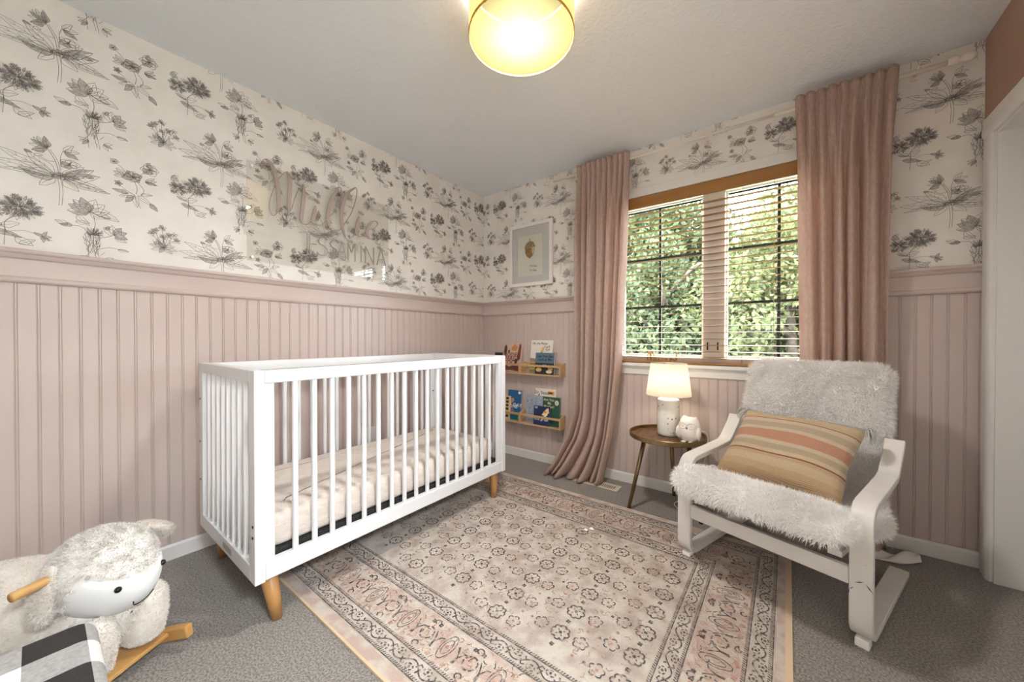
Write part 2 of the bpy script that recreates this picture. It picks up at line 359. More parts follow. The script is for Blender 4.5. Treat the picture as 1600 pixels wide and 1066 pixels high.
def bloom(I, x, y, r, n, rng, fills=(), a0=0, squash=1, core=True):
    for k in range(n):
        a = a0 + 360 * k / n + rng.uniform(-8, 8); p = leaf_pts(x, y, math.radians(a), r * rng.uniform(.85, 1.1), r * 1.15, rng.uniform(-.15, .15), .25)
        p = [(q[0], y + (q[1] - y) * squash) for q in p]
        if k in fills: I.fill(p)
        I.stroke(p + [p[0]], LW)
        for j in range(2):
            b = math.radians(a + rng.uniform(-16, 16)); I.stroke([(x + math.cos(b) * r * .2, y + math.sin(b) * r * .2 * squash), (x + math.cos(b) * r * .65, y + math.sin(b) * r * .65 * squash)], LW * .7)
    if core:
        for k in range(18):
            b = rng.uniform(0, 2 * PI); q = rng.uniform(.15, .42) * r; I.stroke([(x, y), (x + math.cos(b) * q, y + math.sin(b) * q * squash)], LW * .9)
        I.fill([(x + math.cos(b) * r * .10, y + math.sin(b) * r * .14 * squash) for b in np.linspace(0, 2 * PI, 10)[:-1]], 0, 0)
def pom(I, x, y, r, n, rng, sq=.8):
    for k in range(n):
        b = rng.uniform(0, 2 * PI); q0 = r * rng.uniform(.1, .7); L = r * rng.uniform(.25, .42)
        p = leaf_pts(x + math.cos(b) * q0, y + math.sin(b) * q0 * sq, b, L, r * .13, 0, 0, n=4)
        if k % 3 == 0: I.fill(p)
        I.stroke(p + [p[0]], LW * .75)
    for k in range(n // 3):
        b = rng.uniform(0, 2 * PI); q = r * rng.uniform(0, .3); I.stroke([(x + math.cos(b) * q, y + math.sin(b) * q * sq), (x + math.cos(b) * (q + r * .15), y + math.sin(b) * (q + r * .15) * sq)], LW * 1.3)
def motif_A(I):
    rng = random.Random(3)
    curve(I, [(-.004, 0), (.002, -.05), (-.001, -.115)], LW); curve(I, [(.004, 0), (.010, -.05), (.007, -.112)], LW)
    for a, L, w_, f, b in ((168, .155, .044, 0, .10), (152, .15, .040, 0, .06), (138, .105, .040, 0, -.05), (186, .085, .05, 2, -.2), (178, .14, .02, 0, .12), (12, .105, .046, 2, .15), (-4, .12, .03, 0, -.1), (28, .10, .040, 2, .1), (-16, .13, .026, 0, .12), (214, .055, .036, 0, .2), (-38, .055, .034, 0, 0), (44, .08, .03, 0, 0)):
        leaf(I, .012 * math.cos(math.radians(a)), .012 * math.sin(math.radians(a)), a, L, w_, f, b)
    bloom(I, .002, .006, .026, 5, rng, (1, 3), core=True, squash=.7); bloom(I, .03, .012, .024, 4, rng, (0,), core=False, squash=.6)
    curve(I, [(0, .01), (-.008, .06), (-.03, .11)], LW * 1.4); curve(I, [(.004, .01), (-.001, .06), (-.022, .105)], LW)
    for a, f in ((150, 1), (120, 0), (175, 0), (95, 1), (205, 1), (135, 0)): leaf(I, -.028, .108, a, .045, .022, f, .1)
    leaf(I, -.035, .092, 190, .03, .018, 1)
    bloom(I, .028, .062, .032, 5, rng, (3,), squash=.8); curve(I, [(.006, .03), (.004, .08), (.012, .112)], LW)
    for a, f in ((20, 0), (-20, 1), (60, 0)): leaf(I, .014, .108, a, .042, .022, f, -.1)
    leaf(I, -.085, .078, -10, .02, .012, 1); leaf(I, -.06, .07, 10, .02, .012, 0); curve(I, [(-.05, .072), (-.03, .058), (-.008, .06)], LW)
    leaf(I, .07, .028, 0, .025, .012, 1)
def motif_B(I):
    rng = random.Random(5)
    pom(I, .022, .055, .058, 150, rng); pom(I, -.052, .03, .040, 90, rng)
    curve(I, [(.01, .02), (-.012, -.01), (-.008, -.05)], LW * 1.5); curve(I, [(-.05, .0), (-.03, -.02), (-.012, -.03)], LW); curve(I, [(-.012, -.03), (-.012, -.06), (-.014, -.095)], LW * 1.2)
    leaf(I, -.066, .06, 80, .03, .03, 1); leaf(I, -.07, .075, 40, .026, .02, 0)
    leaf(I, -.04, -.04, -12, .07, .022, 1, -.1); leaf(I, -.02, -.022, 20, .045, .026, 0); leaf(I, -.018, -.02, 165, .04, .018, 2)
    leaf(I, .01, -.062, -30, .05, .03, 0); leaf(I, .02, -.085, 30, .045, .02, 0)
    curve(I, [(-.01, -.045), (.03, -.032), (.062, -.04)], LW)
    for a in (150, 60, 0, -40, -80): leaf(I, .075, -.045, a, .024, .012, 1, vein=False)
    curve(I, [(.075, -.045), (.1, -.058)], LW * 1.5)
def motif_C(I):
    rng = random.Random(8)
    for a, f in ((160, 1), (135, 2), (110, 1), (185, 2), (70, 0), (40, 0), (10, 0), (-15, 0)): leaf(I, -.012, .095, a, .06, .042, f, .05, vein=(f == 0))
    curve(I, [(-.01, .10), (.02, .083), (.05, .082)], LW * 2.2); leaf(I, .02, .1, -25, .06, .03, 0)
    curve(I, [(.0, .082), (.004, .05), (0, .015)], LW * 1.3)
    for k in range(46):
        b = rng.uniform(-.4, PI + .4); q = rng.uniform(.01, .032); I.stroke([(0, .0), (math.cos(b) * q, math.sin(b) * q + .004)], LW)
    for k in range(60):
        x = rng.uniform(-.026, .02); y = rng.uniform(-.09, .01); b = rng.uniform(.9, 2.2); I.stroke([(x, y), (x + math.cos(b) * .02, y + math.sin(b) * .02)], LW * .9)
    curve(I, [(-.01, -.01), (-.03, .025), (-.062, .028)], LW * 1.2); leaf(I, -.058, .028, 185, .034, .018, 1); leaf(I, -.07, .03, 165, .035, .018, 0)
    leaf(I, -.045, .075, -60, .05, .024, 0, .2); leaf(I, -.05, .045, 5, .04, .018, 0)
    curve(I, [(.0, -.012), (.035, -.002), (.055, .01)], LW * 1.3)
    for a, f in ((60, 1), (25, 1), (100, 0), (-15, 1), (140, 0)): leaf(I, .06, .012, a, .042, .03, f, 0, vein=(f == 0))
    leaf(I, .035, .03, 60, .02, .014, 1); leaf(I, .06, .0, -20, .04, .018, 0)
    curve(I, [(.01, -.06), (.045, -.045), (.075, -.05)], LW); leaf(I, .07, -.05, -5, .034, .014, 2)
    for xs, xe, ye in ((-.015, -.012, -.13), (.0, .012, -.12), (.01, .02, -.125), (-.005, -.03, -.11)): curve(I, [(xs * .5, -.0), (xs, -.06), (xe, ye)], LW)
    for a in (200, 230, 170, -20, -60, 20): leaf(I, -.012 if abs(a) > 100 else .03, -.1, a, .028, .012, 1 if a in (230, -20) else 0)
def motif_D(I):
    rng = random.Random(11)
    bloom(I, -.005, .03, .034, 6, rng, (0, 2, 3, 5), 20, .9); bloom(I, .05, .082, .036, 6, rng, (4,), 0, .8); leaf(I, .045, .09, 80, .024, .02, 1, vein=False)
    curve(I, [(-.02, .035), (-.04, .06), (-.058, .074)], LW); bloom(I, -.062, .08, .014, 5, rng, (), core=True)
    curve(I, [(.008, .01), (.022, .05), (.04, .07)], LW)
    for a in (170, 200, 140): leaf(I, -.03, .03, a, .035, .02, 0)
    for a, f in ((20, 0), (-5, 1), (40, 0)): leaf(I, .035, .02, a, .04, .016, f)
    curve(I, [(.0, .01), (.008, -.02), (.004, -.045)], LW * 1.2); curve(I, [(.01, .01), (.03, -.02), (.02, -.05)], LW * 1.2)
    for k in range(5): leaf(I, -.05, -.012, 72 * k, .014, .010, 1, vein=False)
    curve(I, [(-.045, -.02), (-.02, -.04), (.0, -.05)], LW)
    leaf(I, -.02, -.05, 165, .05, .02, 1, .1); leaf(I, -.0, -.05, 200, .05, .022, 0); leaf(I, -.005, -.055, 235, .042, .024, 1); leaf(I, .0, -.055, 280, .05, .024, 0); leaf(I, .01, -.05, -30, .06, .02, 0, -.1); leaf(I, .05, -.075, -50, .04, .022, 1); leaf(I, .02, -.042, 10, .04, .016, 0)
    curve(I, [(.0, -.05), (.008, -.08), (.02, -.105)], LW)
def motif_E(I):
    rng = random.Random(13)
    for (x, y) in ((-.004, .062), (-.028, .045), (.038, .035), (.046, .01), (.0, .02), (-.04, .03), (.018, .03)):
        curve(I, [(.004, -.03), (x * .6, y * .2), (x, y)], LW)
        for a in (20, 80, 140, 200, 300): leaf(I, x, y, a + rng.uniform(-20, 20), .015, .010, 1 if rng.random() < .6 else 0, vein=False)
    for a, L, f in ((170, .05, 0), (150, .04, 0), (200, .045, 0), (-10, .05, 0), (-40, .04, 0), (240, .03, 1), (15, .04, 0), (120, .03, 1)): leaf(I, .0, -.03, a, L, .02, f)
    for k in range(14):
        x = rng.uniform(-.03, .03); I.stroke([(x, -.04 + rng.uniform(0, .03)), (x + rng.uniform(-.01, .01), -.01 + rng.uniform(0, .03))], LW)
MOT = []
for fn, dx, dz in ((motif_A, 0, 0), (motif_B, -.118, -.205), (motif_C, .092, -.214), (motif_D, .215, .045), (motif_E, .31, -.195)):
    I = Ink(); fn(I); MOT.append((np.array(I.v), I.f, np.array(I.m), dx, dz))
def print_wall(name, a_lo, a_hi, A0, Z0, to3d, parent, hole=None):
    V = []; F = []; Mi = []; off = 0; TW, TH = .531, .498
    for i in range(-9, 10):
        for j in range(-4, 5):
            for (v, f, mi, dx, dz) in MOT:
                ca = A0 + i * TW + dx; cz = Z0 + j * TH + (TH / 2 if i % 2 else 0) + dz
                if ca < a_lo - .15 or ca > a_hi + .15 or cz < ZR - .14 or cz > H + .14: continue
                P = v + np.array([ca, cz, 0])
                keep = [k for k, q in enumerate(f) if (lambda c: a_lo < c[0] < a_hi and ZR - .02 < c[1] < H - .001 and not (hole and hole[0] < c[0] < hole[1] and hole[2] < c[1] < hole[3]))(P[list(q)].mean(0))]
                if not keep: continue
                for k in keep: F.append([q + off for q in f[k]]); Mi.append(mi[k])
                V.append(P); off += len(P)
    V = np.concatenate(V); me = pydata(name, [to3d(p) for p in V], F); me.polygons.foreach_set('material_index', np.array(Mi, np.int32))
    o = link(name, me, [m_ink, m_wash], parent); o['kind'] = 'stuff'; return o
print_wall('wallpaper_print', YF, -.002, -2.588, 2.22, lambda p: (.0012 + p[2], p[0], p[1]), wall_left)
print_wall('wallpaper_print', .002, W - .002, 2.98, 2.205, lambda p: (p[0], -.0012 - p[2], p[1]), wall_back, (WX0 - .06, WX1 + .06, 0, WZ1 + .06))
# paper seams
for k in range(7):
    yy = -2.455 + .531 * (k - 1)
    if YF < yy < -.02:
        MB().box((0, yy, ZR), (.0005, yy + .0022, H - .001)).obj('wallpaper_seam', m_paper, wall_left)

# ------------------------------------------------------------------ window
win = empty('window_1', 'white double casement window with dark grilles and cream centre mullion', 'window', (1.985, .07, WZ0)); win['kind'] = 'structure'
win.location = (0, 0, 0)
cs = MB(); cs.box((WX0 - .065, -.016, WZ1), (WX1 + .065, .0, WZ1 + .062), bev=.003); cs.obj('head_casing', m_white, win)
for xa in (WX0 - .065, WX1): MB().box((xa, -.016, WZ0), (xa + .065, 0, WZ1), bev=.003).obj('side_casing', m_white, win)
MB().box((WX0 - .09, -.045, WZ0 - .022), (WX1 + .09, T - .06, WZ0), bev=.004).obj('stool', m_white, win)
MB().box((WX0 - .065, -.02, WZ0 - .082), (WX1 + .065, 0, WZ0 - .022), bev=.003).obj('apron', m_white, win)
f = MB(); FY0, FY1 = .055, .118
f.box((WX0, FY0, WZ0), (WX0 + .03, FY1, WZ1)); f.box((WX1 - .03, FY0, WZ0), (WX1, FY1, WZ1)); f.box((WX0 + .03, FY0, WZ0), (WX1 - .03, FY1, WZ0 + .05)); f.box((WX0 + .03, FY0, 2.022), (WX1 - .03, FY1, WZ1))
f.obj('frame', m_vinyl, win)
MB().box((1.916, FY0 - .012, WZ0 + .05), (2.044, FY1, 2.022), bev=.004).obj('mullion', m_vinyl, win)
for (xa, xb, xm) in ((WX0 + .03, 1.916, 1.631), (2.044, WX1 - .03, 2.323)):
    s = MB(); za, zb = WZ0 + .05, 2.022
    s.box((xa, .075, za), (xa + .012, .095, zb)); s.box((xb - .012, .075, za), (xb, .095, zb)); s.box((xa + .012, .075, za), (xb - .012, .095, za + .012)); s.box((xa + .012, .075, zb - .012), (xb - .012, .095, zb))
    sash = s.obj('sash', m_muntin if False else m_vinyl, win)
    MB().box((xa + .013, .084, za + .013), (xb - .013, .088, zb - .013)).obj('pane', m_glass, sash)
    MB().box((xm - .008, .090, za + .012), (xm + .008, .100, zb - .012)).obj('muntin', m_muntin, sash)
    for zz in (1.646, 1.294): MB().box((xa + .012, .0905, zz - .008), (xb - .012, .0995, zz + .008)).obj('muntin', m_muntin, sash)
    MB().box((xa + .012, .0905, zb - .022), (xb - .012, .0995, zb - .012)).obj('muntin', m_muntin, sash)
for xx in (1.945, 2.005):
    MB().box((xx - .004, .036, WZ0 + .10), (xx + .004, .043, WZ0 + .15), bev=.001).obj('latch', m_bolt, win)

# ---- blind
bl = empty('venetian_blind', 'wooden venetian blind with open honey slats and deep wooden valance in the window', 'blind', (1.985, 0, WZ0 + .012))
def bx(a, b, name, m, par, bev=0):
    o = MB().box(a, b, bev=bev).obj(name, m, par); return o
c0 = Vector((1.985, 0, WZ0 + .012))
def rel(mb, name, m, par, c, smooth=False):
    mb.v = [(p[0] - c.x, p[1] - c.y, p[2] - c.z) for p in mb.v]; return mb.obj(name, m, par, smooth)
rel(MB().box((WX0 + .004, -.012, 2.004), (WX1 - .004, .002, WZ1 - .002), bev=.002), 'valance', m_valance, bl, c0)
rel(MB().box((WX0 + .008, .004, 2.03), (WX1 - .008, .045, WZ1 - .004)), 'headrail', m_vinyl, bl, c0)
sm = MB(); tl = math.radians(4)
sp = [(-.0245, -.0012), (.0245, -.0012), (.0245, .0012), (-.0245, .0012)]
sm.extrude([(p * math.cos(tl) - q * math.sin(tl), p * math.sin(tl) + q * math.cos(tl)) for p, q in sp], lambda p, q, t: (t, p, q), -.642, .642)
slm = sm.mesh('slat'); slm.materials.append(m_slat)
ns = 25
for k in range(ns):
    zz = WZ0 + .045 + k * (2.0 - WZ0 - .045) / ns
    o = link('slat', slm, m_slat, bl); o.location = (0, .022, zz - c0.z)
rel(MB().box((WX0 + .008, .0, WZ0 + .001), (WX1 - .008, .046, WZ0 + .016), bev=.003), 'bottom_rail', m_valance, bl, c0)
for xx in (1.44, 1.80, 2.14, 2.30, 2.53):
    for yy in (-.0035, .0475):
        rel(MB().tube([(xx, yy, WZ0 + .016), (xx, yy, 2.03)], .0008, 5), 'ladder_cord', m_cord, bl, c0)
# name cut-out on the sill
sg = empty('wooden_word_sign', 'small tan wooden cut-out word standing on the window sill behind the blind', 'word sign', (1.66, .051, WZ0)); sgc = Vector((1.66, .051, WZ0))
def zig(pts, r, name):
    rel(MB().tube([(p[0], .051, p[1]) for p in bez([(a, b, 0) for a, b in pts], 8)], r, 6), name, m_pine, sg, sgc, True)
zig([(1.553, .896), (1.556, .95), (1.563, .98), (1.572, .95), (1.575, .91), (1.58, .955), (1.588, .98), (1.598, .95), (1.6, .897)], .004, 'letter')
for xx in (1.625, 1.65, 1.675, 1.70): zig([(xx - .012, .925), (xx - .01, .90), (xx, .897), (xx + .008, .91), (xx + .01, .925)], .004, 'letter')
zig([(1.725, .897), (1.715, .91), (1.725, .925), (1.742, .91), (1.75, .935), (1.752, .985), (1.753, .897)], .004, 'letter')
rel(MB().box((1.548, .044, WZ0 + .001), (1.765, .058, WZ0 + .008)), 'base', m_pine, sg, sgc)

# ------------------------------------------------------------------ outside: lawn and trees
ob = MB().box((-22, 1.5, -3.1), (22, 30, -3)).obj('lawn', mat('grass', (88, 110, 60), 1, c2=(70, 92, 46), scale=6)); struct(ob, 'green lawn far below the window', 'lawn')
m_leaf = [mat('leaf_green_%d' % k, c, .7, c2=c2, scale=3, trans=.35) for k, (c, c2) in enumerate((((52, 64, 42), (74, 82, 48)), ((46, 60, 46), (66, 78, 54)), ((68, 76, 46), (90, 92, 54))))]
m_bark = mat('bark', (84, 72, 60), .9, c2=(60, 50, 42), scale=12)
def tree(x, y, h, r, label, mi, seed, nleaf=15000, lsz=.1):
    rng = np.random.default_rng(seed); base = -3.0
    t = empty('tree', label, 'tree', (x, y, base), 0, 'trees outside the window')
    tb = MB(); tb.tube([(0, 0, 0), (.05, .03, h * .4), (0, .05, h * .8)], [.16, .12, .04], 8)
    for k in range(7):
        a = 2 * PI * k / 7 + .4; z = h * (.35 + .07 * k); tb.tube([(.03, .03, z), (math.cos(a) * r * .4, math.sin(a) * r * .4, z + .5), (math.cos(a) * r * .75, math.sin(a) * r * .75, z + .7)], [.06, .04, .015], 6)
    tb.obj('trunk', m_bark, t, True)
    nb = 46; bc = rng.normal(0, 1, (nb, 3)); bc /= np.linalg.norm(bc, axis=1, keepdims=True); bc *= rng.uniform(.45, 1, (nb, 1))
    bc = bc * np.array([r * .8, r * .8, h * .38]) + np.array([0, 0, h * .6])
    idx = rng.integers(0, nb, nleaf); d = rng.normal(0, 1, (nleaf, 3)); d /= np.linalg.norm(d, axis=1, keepdims=True)
    P = bc[idx] + d * (r * .34) * rng.uniform(.5, 1, (nleaf, 1)); P[:, 2] = np.maximum(P[:, 2], .25)
    u = rng.normal(0, 1, (nleaf, 3)); u /= np.linalg.norm(u, axis=1, keepdims=True); v = np.cross(u, rng.normal(0, 1, (nleaf, 3))); v /= np.linalg.norm(v, axis=1, keepdims=True)
    L = lsz * rng.uniform(.6, 1.2, (nleaf, 1))
    V = np.stack([P - u * L * .5, P + v * L * .27, P + u * L * .5, P - v * L * .27], 1).reshape(-1, 3); F = np.arange(nleaf * 4).reshape(-1, 4)
    me = pydata('foliage', V, F); o = link('foliage', me, m_leaf[mi], t); o['kind'] = 'stuff'
TREES = [(-2.2, 5.0, 6.6, 1.7, 'dense leafy tree seen through the left window sash', 1), (.3, 5.4, 6.4, 1.7, 'mid green tree seen in the middle of the left sash', 0), (2.4, 5.2, 6.5, 1.7, 'sunlit tree seen through the right window sash', 2),
         (-5.2, 7.5, 8.4, 2.4, 'dark green tree standing deep behind the left sash trees', 1), (-1.0, 8.6, 8.8, 2.6, 'tall tree in the back row behind the centre mullion', 0), (3.2, 8.8, 8.6, 2.6, 'tall pale tree in the back row behind the right sash', 2), (-9.5, 9.5, 9.4, 3.0, 'far broad tree at the left edge of the window view', 0)]
for k, (x, y, h, r, lb, mi) in enumerate(TREES): tree(x, y, h, r, lb, mi, 20 + k, 26000 if k < 3 else 30000, .12 if k < 3 else .21)

# ------------------------------------------------------------------ curtains, rod
def curtain(name, label, xl, xr, nf, yb, pool, seed):
    rng = random.Random(seed); ph = [rng.uniform(-.5, .5) for _ in range(nf + 2)]; ztop = 2.388
    am = [rng.uniform(.65, 1.25) for _ in range(nf + 2)]
    f2 = [rng.uniform(0, 6.28) for _ in range(6)]
    def fn(u, v):
        z = ztop * (1 - v) + .012 * v
        x0 = np.interp(z, xl[0], xl[1]); x1 = np.interp(z, xr[0], xr[1])
        k = u * nf; i = int(min(k, nf - 1)); fr = k - i
        top = max(0, min(1, (z - 1.75) / .55)); top = top * top * (3 - 2 * top); low = max(0, (0.55 - z) / .55)
        # pinch pleats at the header relax into broad uneven folds below
        hdr = -.036 * abs(math.sin(PI * fr)) ** .6 * (.6 + .4 * am[i])
        uw = u + .035 * math.sin(2 * PI * u * 1.3 + f2[0]) + .012 * math.sin(1.3 * z + f2[1])
        s1 = math.sin(2 * PI * nf * .62 * uw + f2[2] + .25 * z); s2 = math.sin(2 * PI * nf * .31 * uw + f2[3] - .2 * z)
        brd = (.034 * math.copysign(abs(s1) ** .8, s1) + .018 * s2) * (1 + .35 * low)
        fine = .4 * (hdr + .02) * (1 - .6 * low) - .012
        yy = yb + hdr * top + (brd + fine) * (1 - top)
        yy += .010 * math.exp(-((z - 2.30) / .03) ** 2) * abs(math.sin(PI * fr))
        pinch = .006 * math.exp(-((z - 2.31) / .03) ** 2) * math.sin(2 * PI * fr)
        xx = x0 + (x1 - x0) * (u + .010 * math.sin(2 * PI * fr + 1.2) * top + .018 * math.cos(2 * PI * nf * .62 * uw + f2[2]) * (1 - top)) + pinch
        if pool: yy += -.11 * low ** 2 * (.6 + .5 * math.sin(3 * u + .6)); xx += -.02 * low * math.sin(5 * u + 5 * z)
        return (xx, yy, max(z, .006))
    me = MB().grid(fn, nf * 16, 90); o = me.obj(name, m_curtain, None, True)
    md = o.modifiers.new('thickness', 'SOLIDIFY'); md.thickness = .0016
    return tag(o, label, 'curtain', 'blush linen curtains')
curtain('curtain', 'blush linen curtain pooling on the floor beside the book ledges', ([0, .1, .3, .5, 1, 1.5, 2.3, 2.5], [.86, .93, 1.02, 1.06, 1.065, 1.065, 1.06, 1.055]), ([0, .35, .83, 1.65, 2.4], [1.27, 1.355, 1.41, 1.45, 1.472]), 10, -.102, True, 4)
curtain('curtain', 'blush linen curtain hanging behind the white armchair', ([0, .9, 2.0, 2.4], [2.41, 2.42, 2.405, 2.388]), ([0, .9, 2.0, 2.4], [2.768, 2.762, 2.77, 2.79]), 9, -.102, False, 9)
rod = empty('curtain_rod', 'cream telescoping curtain rod above the window', 'curtain rod', (1.9, -.085, 2.342)); rc = Vector((1.9, -.085, 2.342))
rel(MB().tube([(.84, -.085, 2.342), (2.3, -.085, 2.342)], .0085, 12), 'thin_tube', m_rod, rod, rc, True)
rel(MB().tube([(2.3, -.085, 2.342), (2.95, -.085, 2.342)], .0105, 12), 'thick_tube', m_rod, rod, rc, True)
for sgn, xe in ((-1, .84), (1, 2.95)):
    prf = [(0, .012), (.012, .017), (.03, .017), (.034, .013), (.045, .012), (.055, .018), (.072, .018), (.085, .010), (.09, .002)]
    rel(MB().tube([(xe + sgn * a, -.085, 2.342) for a, r in prf], [r for a, r in prf], 14), 'finial', m_rod, rod, rc, True)
for xe in (.96, 1.93, 2.86): rel(MB().tube([(xe, -.085, 2.347), (xe, -.085, 2.367), (xe, -.0016, 2.367)], .006, 8).box((xe - .012, -.006, 2.342), (xe + .012, -.0016, 2.392)), 'bracket', m_rod, rod, rc)

# ------------------------------------------------------------------ closet casing and door
cp = [(0, 0), (0, .012), (.012, .016), (.03, .013), (.045, .017), (.07, .019), (.085, .014), (.09, .009), (.09, 0)]
tr = MB()
yo = CY0 + .09
tr.extrude(cp, lambda p, q, t: (W - q, yo - p, t), 0, CZ)
tr.extrude(cp, lambda p, q, t: (W - q, CY1 - .09 + p, t), 0, CZ)
# head with mitred look
tr.extrude(cp, lambda p, q, t: (W - q, t, CZ + .09 - p), CY1 - .09, yo)
struct(autosmooth(tr.obj('trim_3', m_white), 30), 'white moulded casing around the closet opening', 'door casing')
jb = MB(); jb.box((W, CY0 - .012, 0), (W + T, CY0, CZ)); jb.box((W, CY1, 0), (W + T, CY1 + .012, CZ)); jb.box((W, CY1 + .012, CZ - .012), (W + T, CY0 - .012, CZ)); jb.box((W + .085, CY0 - .024, 0), (W + .097, CY0 - .012, CZ - .012))
struct(jb.obj('trim_4', m_white), 'white jamb lining the closet opening', 'door jamb')
dr = empty('door_1', 'white closet door standing inside the casing', 'door', (W + .1, -.9, 0)); dr['kind'] = 'structure'
DX = W + .125
rel(MB().box((DX, CY1 + .02, .015), (DX + .03, CY0 - .02, CZ - .03), bev=.002), 'leaf', m_white, dr, Vector((W + .1, -.9, 0)))
for za, zb in ((.2, .9), (1.05, 1.8)): rel(MB().box((DX - .006, CY1 + .2, za), (DX + .001, CY0 - .5, zb), bev=.005), 'raised_panel', m_white, dr, Vector((W + .1, -.9, 0)))
rel(MB().sphere((DX - .02, -.95, .95), .016), 'knob', m_brass, dr, Vector((W + .1, -.9, 0)), True)

# ------------------------------------------------------------------ ceiling drum lamp
LX, LY, LZ, LR = 1.56, -1.53, 2.2, .197
lamp = empty('ceiling_lamp', 'yellow drum flush ceiling lamp with glowing round diffuser', 'ceiling lamp', (LX, LY, H)); lc = Vector((LX, LY, H))
m_shade = glow_mat('yellow_drum_fabric', (58, 47, 24), .0, .3); m_diff = glow_mat('cream_diffuser', (70, 66, 43), .6, .1); m_pan = mat('dark_baffle_pan', (12, 10, 5), .9, spec=0)
rel(MB().lathe([(LR, LZ), (LR, H - .022)], 64, (LX, LY, 0), (False, False)), 'shade', m_shade, lamp, lc, True)
rel(MB().lathe([(LR - .0006, LZ + .005), (.1, LZ + .004), (.001, LZ + .004)], 64, (LX, LY, 0), (False, False)), 'diffuser', m_diff, lamp, lc, True)
rel(MB().lathe([(LR + .0015, LZ - .001), (LR + .0015, LZ + .007), (LR + .0006, LZ + .007), (LR - .0012, LZ + .003), (LR - .0012, LZ - .001), (LR + .0015, LZ - .001)], 64, (LX, LY, 0), (False, False)), 'rim', mat('amber_rim', (196, 140, 52), .6), lamp, lc)
rel(MB().lathe([(.191, H - .018), (.191, H - .022), (.02, H - .03), (.02, H - .05)], 40, (LX, LY, 0)), 'pan', m_pan, lamp, lc)  # added dark plate, keeps the bulb-lit ceiling from whitening the diffuser
def bulb(name, loc, power, colr, r, parent=None):
    d = bpy.data.lights.new(name, 'POINT'); d.energy = power; d.color = colr; d.shadow_soft_size = r
    o = bpy.data.objects.new(name, d); col.objects.link(o); o.location = loc
    if parent: o.parent = parent; o.location = Vector(loc) - parent.location
    return o
bulb('bulb', (LX, LY, LZ + .115), CEIL_W, (1, .96, .92), .09, lamp)
hd = bpy.data.lights.new('hall_fill_light', 'AREA'); hd.shape = 'DISK'; hd.size = .7; hd.energy = HALL_FILL_W; hd.color = (.86, .94, 1)  # added fill lamp out of view, brightens the room through the added doorway
ho = bpy.data.objects.new('hall_fill_light', hd); col.objects.link(ho); ho.location = (4.05, -2.6, H - .03)
# ------------------------------------------------------------------ crib
crib = empty('crib', 'white slatted baby crib on tapered oak legs', 'crib', (.5, -1.4575, 0)); cc = Vector((.5, -1.4575, 0))
CX0, CX1, CYA, CYB, CZ0, CZ1 = .14, .855, -2.18, -.735, .175, .95
ps = .034   # post thickness along y
for (ya, yb, s) in ((CYA, CYA + ps, 1), (CYB - ps, CYB, -1)):
    for (xa, xb) in ((CX0, CX0 + .05), (CX1 - .05, CX1)):
        po = rel(MB().box((xa, ya, CZ0), (xb, yb, CZ1), bev=.003), 'corner_post', m_cribw, crib, cc)
    rel(MB().box((CX0 + .05, ya, CZ1 - .045), (CX1 - .05, yb, CZ1), bev=.003), 'end_top_rail', m_cribw, crib, cc)
    rel(MB().box((CX0 + .05, ya, CZ0), (CX1 - .05, yb, CZ0 + .06), bev=.003), 'end_bottom_rail', m_cribw, crib, cc)
    sl = None
    for k in range(9):
        xx = .225 + k * .0685; ym = (ya + yb) / 2
        if sl is None:
            sl = MB().box((-.011, -.008, CZ0 + .055), (.011, .008, CZ1 - .04), bev=.004).obj('end_slat', m_cribw, crib)
        else: sl = copy_child(sl, crib)
        sl.location = (xx - cc.x, ym - cc.y, 0)
# long sides
proto = None
for side, (xa, xb) in (('front', (CX1 - .036, CX1 - .004)), ('back', (CX0 + .004, CX0 + .036))):
    y0, y1 = CYA + ps + .001, CYB - ps - .001
    rel(MB().box((xa, y0, CZ1 - .05), (xb, y1, CZ1 - .002), bev=.004), 'side_top_rail', m_cribw, crib, cc)
    rel(MB().box((xa, y0, CZ0 + .002), (xb, y1, CZ0 + .068), bev=.004), 'side_bottom_rail', m_cribw, crib, cc)
    for (a, b) in ((y0, y0 + .032), (y1 - .032, y1)): rel(MB().box((xa + .003, a, CZ0 + .068), (xb - .003, b, CZ1 - .05), bev=.002), 'side_stile', m_cribw, crib, cc)
    for k in range(17):
        yy = -2.0375 + .0725 * k
        if proto is None:
            proto = MB().tube([(0, 0, CZ0 + .064), (0, 0, CZ1 - .046)], .0108, 14, False).obj('side_slat', m_cribw, crib, True)
        else: proto = copy_child(proto, crib)
        proto.location = ((xa + xb) / 2 - cc.x, yy - cc.y, 0)
for (xx, yy, dx, dy) in ((CX0 + .055, CYA + .06, -1, -1), (CX0 + .055, CYB - .06, -1, 1), (CX1 - .055, CYA + .06, 1, -1), (CX1 - .055, CYB - .06, 1, 1)):
    ft = .0125 if yy > -1.9 else .0
    rel(MB().tube([(xx, yy, CZ0 + .002), (xx + dx * .012, yy + dy * -.012 * 0 + dy * -.012, (CZ0) * .5), (xx + dx * .022, yy + dy * -.022, ft)], [.029, .025, .019], 20), 'leg', m_wood, crib, cc, True)
    autosmooth(crib.children[-1])
rel(MB().box((CX0 + .045, CYA + .04, .215), (CX1 - .045, CYB - .04, .258)), 'mattress_support', m_black, crib, cc)
bo = MB().tube([(0, 0, 0), (.0015, 0, 0)], .005, 10).obj('bolt', m_bolt, crib, False)
bl_ = [(CX1 - .0365, CYB - .05, z) for z in (.86, .66, .45)]
k0 = True
for (bx_, by_, bz_) in [(CX0 + .037, CYB - .05, .84), (CX0 + .037, CYB - .05, .66), (CX1 - .0355 + .0, CYB - .018, .86)]:
    o = bo if k0 else copy_child(bo, crib); k0 = False; o.location = (bx_ - cc.x, by_ - cc.y, bz_)
